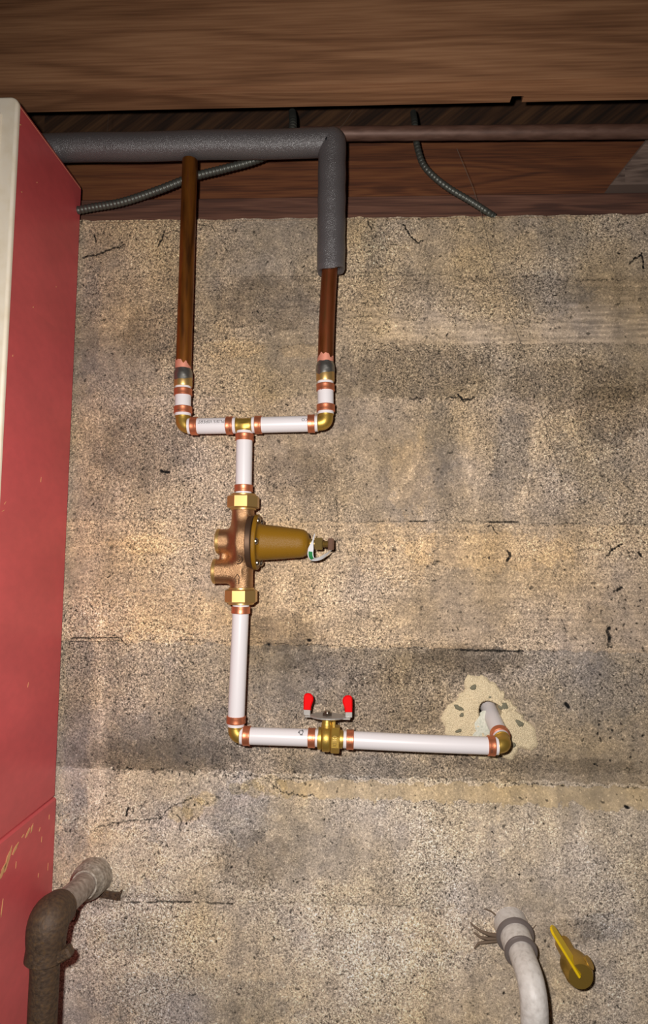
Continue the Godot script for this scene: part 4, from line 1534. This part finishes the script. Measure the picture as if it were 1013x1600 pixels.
func build_ball_valve() -> void:
	var o := thing("ball_valve", "small brass ball valve with a red-gripped steel tee handle", "valve")
	var a := W(495.5, 1153.3)
	var b := W(538.5, 1155.3)
	var d := (b - a).normalized()
	var l := (b - a).length()
	var s := l / 43.0
	var mb := MB.new()
	mb.lathe(a, d, [Vector2(0, 0.0098), Vector2(0.001, 0.0112), Vector2(2 * s, 0.0112), Vector2(2 * s, 0.0138), Vector2(2.6 * s, 0.0142), Vector2(7.0 * s, 0.0142), Vector2(8.0 * s, 0.0128)], 40)
	mb.lathe(a + d * 8 * s, d, [Vector2(0, 0.0128), Vector2(0.6 * s, 0.0158), Vector2(2 * s, 0.0166), Vector2(11 * s, 0.0166), Vector2(13.0 * s, 0.0156), Vector2(13.6 * s, 0.0148)], 48)
	put("body", mb, mats["yellow brass"], o)
	mb = MB.new()
	mb.lathe(a + d * 21.4 * s, d, [Vector2(0, 0.0148), Vector2(0.8 * s, 0.0172), Vector2(2 * s, 0.0178), Vector2(13.2 * s, 0.0178), Vector2(14.2 * s, 0.0165), Vector2(14.2 * s, 0.0112)], 8, 8)
	mb.lathe(a + d * 35.4 * s, d, [Vector2(0, 0.0116), Vector2(4.6 * s, 0.0116), Vector2(5 * s, 0.0098), Vector2(8 * s, 0.0098)], 36)
	put("end_cap", mb, mats["yellow brass"], o)
	# stem neck and stop under the handle
	var n0 := a + d * 15.0 * s
	var up := Vector3(0, 1, 0)
	up = (up - d * up.dot(d)).normalized()
	mb = MB.new()
	mb.lathe(n0, up, [Vector2(0.008, 0.0078), Vector2(0.018, 0.0074), Vector2(0.0205, 0.0070), Vector2(0.0215, 0.0062), Vector2(0.0260, 0.0060), Vector2(0.0260, 0.0)], 28)
	put("stem_neck", mb, mats["yellow brass"], o)
	mb = MB.new()
	mb.box(n0 + d * 0.0090 + up * 0.0195 + Vector3(0, 0, 0.003), Vector3(0.005, 0.009, 0.006), Basis.IDENTITY, 0.0012)
	put("stop_lug", mb, mats["yellow brass"], o)
	# raised marks on the body
	var face := (CAM - n0).normalized()
	put("cast_letters", wrap_round("XIBO", 0.0048, a + d * 28.4 * s, d, face, 0.0172), mats["screw brass"], o)
	put("cast_letters", wrap_round("CSA", 0.0050, a + d * 14.6 * s, d, face, 0.0166), mats["screw brass"], o)
	# handle: plate with two upturned ears
	var hp := n0 + up * 0.0285
	var hd := thing_part(o, "handle")
	mb = MB.new()
	var poly := PackedVector2Array()
	for k in 24:
		var t := TAU * k / 24.0
		poly.append(Vector2(0.0005 + cos(t) * 0.0235 * (1.0 + 0.0), sin(t) * 0.0165))
	var tilt := Basis(Vector3(0, 1, 0), -0.10)
	mb.slab(poly, Transform3D(tilt * Basis(Vector3(1, 0, 0), Vector3(0, 0, -1), Vector3(0, 1, 0)), hp), 0.0024, 0.0006)
	put_in(hd, "plate", mb, mats["handle steel"])
	mb = MB.new()
	mb.lathe(hp, Vector3.UP, [Vector2(0.001, 0.0068), Vector2(0.0050, 0.0066), Vector2(0.0050, 0.0046)], 6, 6)
	mb.lathe(hp, Vector3.UP, [Vector2(0.001, 0.0040), Vector2(0.0070, 0.0038), Vector2(0.0074, 0.0030), Vector2(0.0074, 0.0)], 20)
	put_in(hd, "stem_nut", mb, mats["bolt steel"])
	for sd in [-1.0, 1.0]:
		# arm out, ear up
		var bx: float = sd * 0.0255
		var zb: float = hp.z + (-0.004 if sd < 0 else 0.003)
		var base := Vector3(hp.x + bx + (-0.0008 if sd < 0 else 0.002), hp.y, zb)
		mb = MB.new()
		mb.box(base + Vector3(-sd * 0.0030, -0.0011, 0), Vector3(0.0120, 0.0020, 0.010), tilt, 0.0005)
		mb.box(base + Vector3(sd * 0.0006, 0.0045, -0.0005), Vector3(0.0092, 0.0095, 0.0022), Basis(Vector3(0, 1, 0), 0.10 * sd), 0.0006)
		put_in(hd, "arm", mb, mats["handle steel"])
		var g := PackedVector2Array()
		for q in [[4.8, 0], [5.0, 10], [4.9, 18], [4.2, 21.4], [2.4, 23.4], [-0.8, 24.2], [-4.2, 23.6], [-7.2, 21.2], [-8.8, 17.6], [-8.6, 13.6], [-7.0, 9.0], [-5.8, 4.6], [-5.3, 0]]:
			g.append(Vector2(q[0] * 0.00094 * sd, q[1] * 0.00090))
		mb = MB.new()
		mb.slab(g, Transform3D(Basis(Vector3(0, 1, 0), 0.10 * sd), base + Vector3(sd * 0.0006, 0.0066, -0.0005)), 0.0048, 0.0014)
		var gp := put_in(hd, "grip", mb, mats["red vinyl"])
		gp.set_meta("label", "red vinyl grip")

func thing_part(parent: Node, called: String) -> Node3D:
	var o := Node3D.new()
	o.name = called
	parent.add_child(o, true)
	return o

func put_in(parent: Node, called: String, mb: MB, m: Material) -> MeshInstance3D:
	return put(called, mb, m, parent)

# letters whose line runs round a cylinder of axis d, read upwards
func wrap_round(words: String, height: float, centre: Vector3, d: Vector3, face: Vector3, radius: float) -> MB:
	var flat_mb := lettering(words, height, Vector3(0, 0, -20.0), Vector3.RIGHT, Vector3(0, 0, 1), 20.0, 0.0, 0.0)
	var nz := (face - d * face.dot(d)).normalized()
	var up := nz.cross(d)
	if up.y < 0.0: up = -up
	var mb := MB.new()
	for p in flat_mb.v:
		var a := p.x / radius - 0.18
		var o := nz * cos(a) + up * sin(a)
		mb.vert(centre - d * p.y + o * (radius + 0.00035), o)
	for k in range(0, flat_mb.i.size(), 3): mb.tri(flat_mb.i[k], flat_mb.i[k + 1], flat_mb.i[k + 2])
	return mb

func build_stub(hole: Vector3) -> void:
	var corner := W(788.5, 1164.5)
	var inside := P(760, 1098, -0.035)
	var d1 := (inside - corner).normalized()
	var d0 := (W(537, 1155.2) - W(778, 1165.6)).normalized()
	elbow("brass elbow where the lower white pipe turns into the wall", corner, d0, d1, W(777, 1165.6), corner + d1 * 0.0155)
	pex("short white pipe entering the mortared hole in the wall", inside, corner + d1 * 0.0145, "", "", 0.0, 2)

func build_overhead() -> void:
	# old iron pipe along the framing
	var o := thing("iron_pipe", "old brown iron pipe running along the rim board right of the insulation", "pipe")
	var a := P(470, 209.5, 0.022)
	var b := P(1200, 204, 0.022)
	var mb := MB.new()
	var pts := []
	var rad := []
	for k in 40:
		pts.append(a.lerp(b, k / 39.0))
		rad.append(0.0099 + 0.00025 * sin(k * 2.3))
	mb.tube(pts, rad, 32)
	put("tube", mb, mats["iron pipe"], o)
	# spiral-wound armoured cables
	cable("grey armoured cable rising behind the left copper pipe", [P(70, 340, 0.012), P(130, 327, 0.013), P(190, 316, 0.014), P(245, 298, 0.016), P(300, 277, 0.018), P(350, 264, 0.020), P(400, 250, 0.020), P(440, 230, 0.014), P(456, 205, 0.008), P(458, 188, 0.0), P(457, 176, -0.03)], 0.0058)
	cable("grey armoured cable curving down behind the iron pipe to the wall top", [P(646, 176, -0.03), P(648, 190, -0.004), P(650, 210, 0.004), P(652, 228, 0.006), P(660, 254, 0.008), P(674, 272, 0.009), P(700, 293, 0.009), P(735, 314, 0.008), P(757, 328, 0.004), P(772, 338, -0.004)], 0.0048)
	# old cobweb threads
	var th := thing("cobweb_thread", "thin dark thread hanging from the iron pipe down the concrete", "thread", "")
	mb = MB.new()
	mb.tube([P(714, 232, 0.028), P(738, 290, 0.016), P(754, 338, 0.006), P(768, 400, 0.003), P(786, 455, 0.0025), P(803, 505, 0.0025), P(822, 560, 0.002), P(845, 640, 0.002), P(866, 708, 0.002), P(881, 752, 0.002)], [0.00032], 6)
	put("strand", mb, mats["cobweb"], th)
	for q in [["slack cobweb strand from joist to insulation", [P(170, 178, 0.03), P(168, 200, 0.05), P(164, 232, 0.0725)]],
		["cobweb strand slanting from joist to iron pipe", [P(552, 172, 0.03), P(540, 190, 0.036), P(528, 204, 0.040)]]]:
		th = thing("cobweb_thread", q[0], "thread")
		mb = MB.new()
		mb.tube(q[1], [0.0002], 5)
		put("strand", mb, mats["cobweb"], th)

func cable(label: String, way: Array, r: float) -> void:
	var o := thing("armoured_cable", label, "cable", "armoured electric cables")
	var cv := Curve3D.new()
	for k in way.size():
		var t: Vector3 = (way[min(k + 1, way.size() - 1)] - way[max(k - 1, 0)]) * 0.17
		cv.add_point(way[k], -t, t)
	var l := cv.get_baked_length()
	var pts := []
	var rad := []
	var pitch := 0.0056
	var n := int(l / pitch * 6.0)
	for k in n + 1:
		pts.append(cv.sample_baked(l * k / n, true))
		var ph := float(k % 6) / 6.0
		rad.append(r * (0.86 + 0.17 * sqrt(maxf(0.0, sin(PI * ph)))))
	var mb := MB.new()
	mb.tube(pts, rad, 16)
	put("armour", mb, mats["galvanised"], o)

func build_low_pipes() -> void:
	# lower left: pipe out of a plastered sleeve, black elbow turning down
	var o := thing("old_drain_pipe", "old grey pipe leaving the wall beside the red cabinet, with rusty elbow", "pipe")
	var a := P(152, 1364, -0.02)
	var b := P(150, 1366, 0.0)
	var e := P(76, 1434, 0.150)
	var d := (e - b).normalized()
	var mb := MB.new()
	var pts := []
	var rad := []
	for k in 9:
		pts.append(b + d * (-0.012 + 0.007 * k))
		rad.append([0.031, 0.0285, 0.0262, 0.0252, 0.0248, 0.0245, 0.0240, 0.0225, 0.0180][k])
	mb.tube(pts, rad, 36, true, 0.02)
	put("plaster_sleeve", mb, mats["sleeve plaster"], o)
	mb = MB.new()
	mb.tube([b - d * 0.01, b + d * 0.06, e - d * 0.012], [0.0158, 0.0158, 0.0160], 36)
	put("tube", mb, mats["grey old pipe"], o)
	mb = MB.new()
	var dn := Vector3(-0.03, -1, 0.06).normalized()
	pts = [e - d * 0.030, e - d * 0.022]
	rad = [0.0212, 0.0218]
	for k in 11:
		var t := k / 10.0
		pts.append((e - d * 0.018) * (1 - t) * (1 - t) + (e + d * 0.006 + Vector3(0, 0.004, 0)) * 2 * t * (1 - t) + (e + dn * 0.030) * t * t)
		rad.append(0.0218 + 0.0016 * sin(PI * t))
	pts.append(e + dn * 0.044); rad.append(0.0226)
	mb.tube(pts, rad, 36)
	put("elbow", mb, mats["rusty iron"], o)
	mb = MB.new()
	mb.tube([e + dn * 0.03, Vector3(e.x + dn.x * 0.1, 0.0, e.z + 0.01)], [0.0165], 28)
	put("down_pipe", mb, mats["rusty iron"], o)
	mb = MB.new()
	mb.box(e + dn * 0.034 + Vector3(0.0235, -0.002, 0.004), Vector3(0.020, 0.012, 0.014), Basis(Vector3(0, 0, 1), 0.5), 0.002)
	put("clamp_lug", mb, mats["rusty iron"], o)
	# rusty strap end sticking out under the sleeve
	o = thing("metal_strap", "short rusty strap end under the plastered pipe sleeve", "strap")
	mb = MB.new()
	var s0 := P(150, 1398, 0.004)
	var s1 := P(187, 1398, 0.010)
	mb.box((s0 + s1) * 0.5, Vector3((s1 - s0).length(), 0.0105, 0.003), Basis(Vector3(0, 0, 1), -0.10), 0.0006)
	put("strip", mb, mats["rusty iron"], o)
	mb = MB.new()
	mb.box(s1 + Vector3(0.0005, 0.001, 0.003), Vector3(0.0025, 0.013, 0.007), Basis(Vector3(0, 0, 1), -0.45), 0.0006)
	put("bent_tip", mb, mats["rusty iron"], o)
	o = thing("wire_loop", "small rusty wire loop hanging below the old grey pipe", "wire")
	mb = MB.new()
	var lp := []
	for q in [[119, 1421], [121, 1426], [120, 1432], [117, 1438], [113, 1440], [111, 1435], [114, 1431], [117, 1430]]: lp.append(P(q[0], q[1], 0.012))
	mb.tube(lp, [0.0012], 8)
	put("strand", mb, mats["rusty iron"], o)

	# lower right: grey painted pipe coming straight out of the wall
	o = thing("grey_pipe", "pale grey painted pipe standing out of the wall beside a yellow lever", "pipe")
	b = P(797, 1440, 0.0)
	d = Vector3(0.0, -0.10, 1.0).normalized()
	mb = MB.new()
	mb.lathe(b, d, [Vector2(-0.02, 0.0225), Vector2(0.028, 0.0225)], 44)
	put("sleeve", mb, mats["painted grey pipe"], o)
	mb = MB.new()
	mb.lathe(b + d * 0.026, d, [Vector2(0, 0.0215), Vector2(0.0005, 0.0245), Vector2(0.0025, 0.0252), Vector2(0.0045, 0.0240), Vector2(0.0055, 0.0200)], 44)
	put("collar_ring", mb, mats["collar ring"], o)
	mb = MB.new()
	mb.lathe(b + d * 0.03, d, [Vector2(0, 0.0200), Vector2(0.026, 0.0196)], 44)
	put("middle_sleeve", mb, mats["painted grey pipe"], o)
	mb = MB.new()
	mb.lathe(b + d * 0.055, d, [Vector2(0, 0.0192), Vector2(0.0006, 0.0208), Vector2(0.0024, 0.0212), Vector2(0.0040, 0.0200), Vector2(0.0046, 0.0160)], 44)
	put("collar_ring", mb, mats["collar ring"], o)
	mb = MB.new()
	pts = [b + d * 0.05, b + d * 0.075]
	var c0 := b + d * 0.085
	for k in 9:
		var t := k / 8.0
		pts.append(c0 * (1 - t) * (1 - t) + (c0 + d * 0.03) * 2 * t * (1 - t) + (c0 + d * 0.03 + Vector3(0, -0.03, 0)) * t * t)
	pts.append(Vector3(c0.x, 0.0, c0.z + 0.03))
	mb.tube(pts, [0.0160], 36)
	put("tube", mb, mats["painted grey pipe"], o)
	# frayed fibres beside it
	for q in [[["pale frayed fibre curling left of the grey pipe", [[776, 1462], [764, 1460], [752, 1455], [742, 1448], [731, 1437]]], 0.0028],
		[["lower frayed fibre stub left of the grey pipe", [[776, 1466], [762, 1467], [750, 1464], [741, 1457]]], 0.0026],
		[["stringy fibre stub near the grey pipe's foot", [[776, 1470], [762, 1472], [748, 1474], [742, 1482]]], 0.0026],
		[["hair-thin fibre arching up from the grey pipe", [[775, 1430], [768, 1424], [757, 1420]]], 0.0011],
		[["hair-thin fibre right of the grey pipe", [[826, 1454], [834, 1450], [838, 1445]]], 0.0008]]:
		o = thing("frayed_fibre", q[0][0], "fibre", "frayed fibres around the grey pipe")
		mb = MB.new()
		var pp := []
		var rr := []
		var k := 0
		for w in q[0][1]:
			pp.append(P(w[0], w[1], 0.004 + 0.003 * sin(k * 1.1)))
			rr.append(q[1] * (1.0 - 0.15 * k))
			k += 1
		mb.tube(pp, rr, 8, true, 0.2)
		put("strand", mb, mats["fray"], o)
	# yellow lever and its small gas valve, mostly below
	o = thing("gas_valve", "small brass gas valve with a flat yellow lever", "valve")
	var t0 := P(861, 1447, 0.052)
	var t1 := P(901, 1512, 0.066)
	var ld := (t1 - t0).normalized()
	var vb := t1 + Vector3(0.004, -0.008, -0.012)
	mb = MB.new()
	var poly := PackedVector2Array()
	var ln := (t1 - t0).length() + 0.008
	for q in [[0.0, -0.3], [0.02, -0.62], [0.06, -0.88], [0.12, -1.0], [1.0, -1.0], [1.0, 1.0], [0.12, 1.0], [0.06, 0.88], [0.02, 0.62], [0.0, 0.3]]:
		poly.append(Vector2(q[0] * ln, q[1] * 0.0085))
	var face := Vector3(0.86, 0.32, 0.40)
	var nz := (face - ld * face.dot(ld)).normalized()
	mb.slab(poly, Transform3D(Basis(ld, nz.cross(ld), nz), t0), 0.0034, 0.0009)
	var lv := put("lever", mb, mats["yellow enamel"], o)
	lv.set_meta("label", "flat yellow lever")
	mb = MB.new()
	mb.lathe(vb, Vector3(0, 0, 1), [Vector2(-0.07, 0.0), Vector2(-0.07, 0.0105), Vector2(-0.016, 0.0105), Vector2(-0.016, 0.0150), Vector2(-0.010, 0.0175), Vector2(0.010, 0.0175), Vector2(0.016, 0.0150), Vector2(0.016, 0.0), ], 36)
	mb.lathe(vb, nz, [Vector2(0.0, 0.0085), Vector2(0.020, 0.0080), Vector2(0.020, 0.0)], 24)
	put("body", mb, mats["yellow brass"], o)
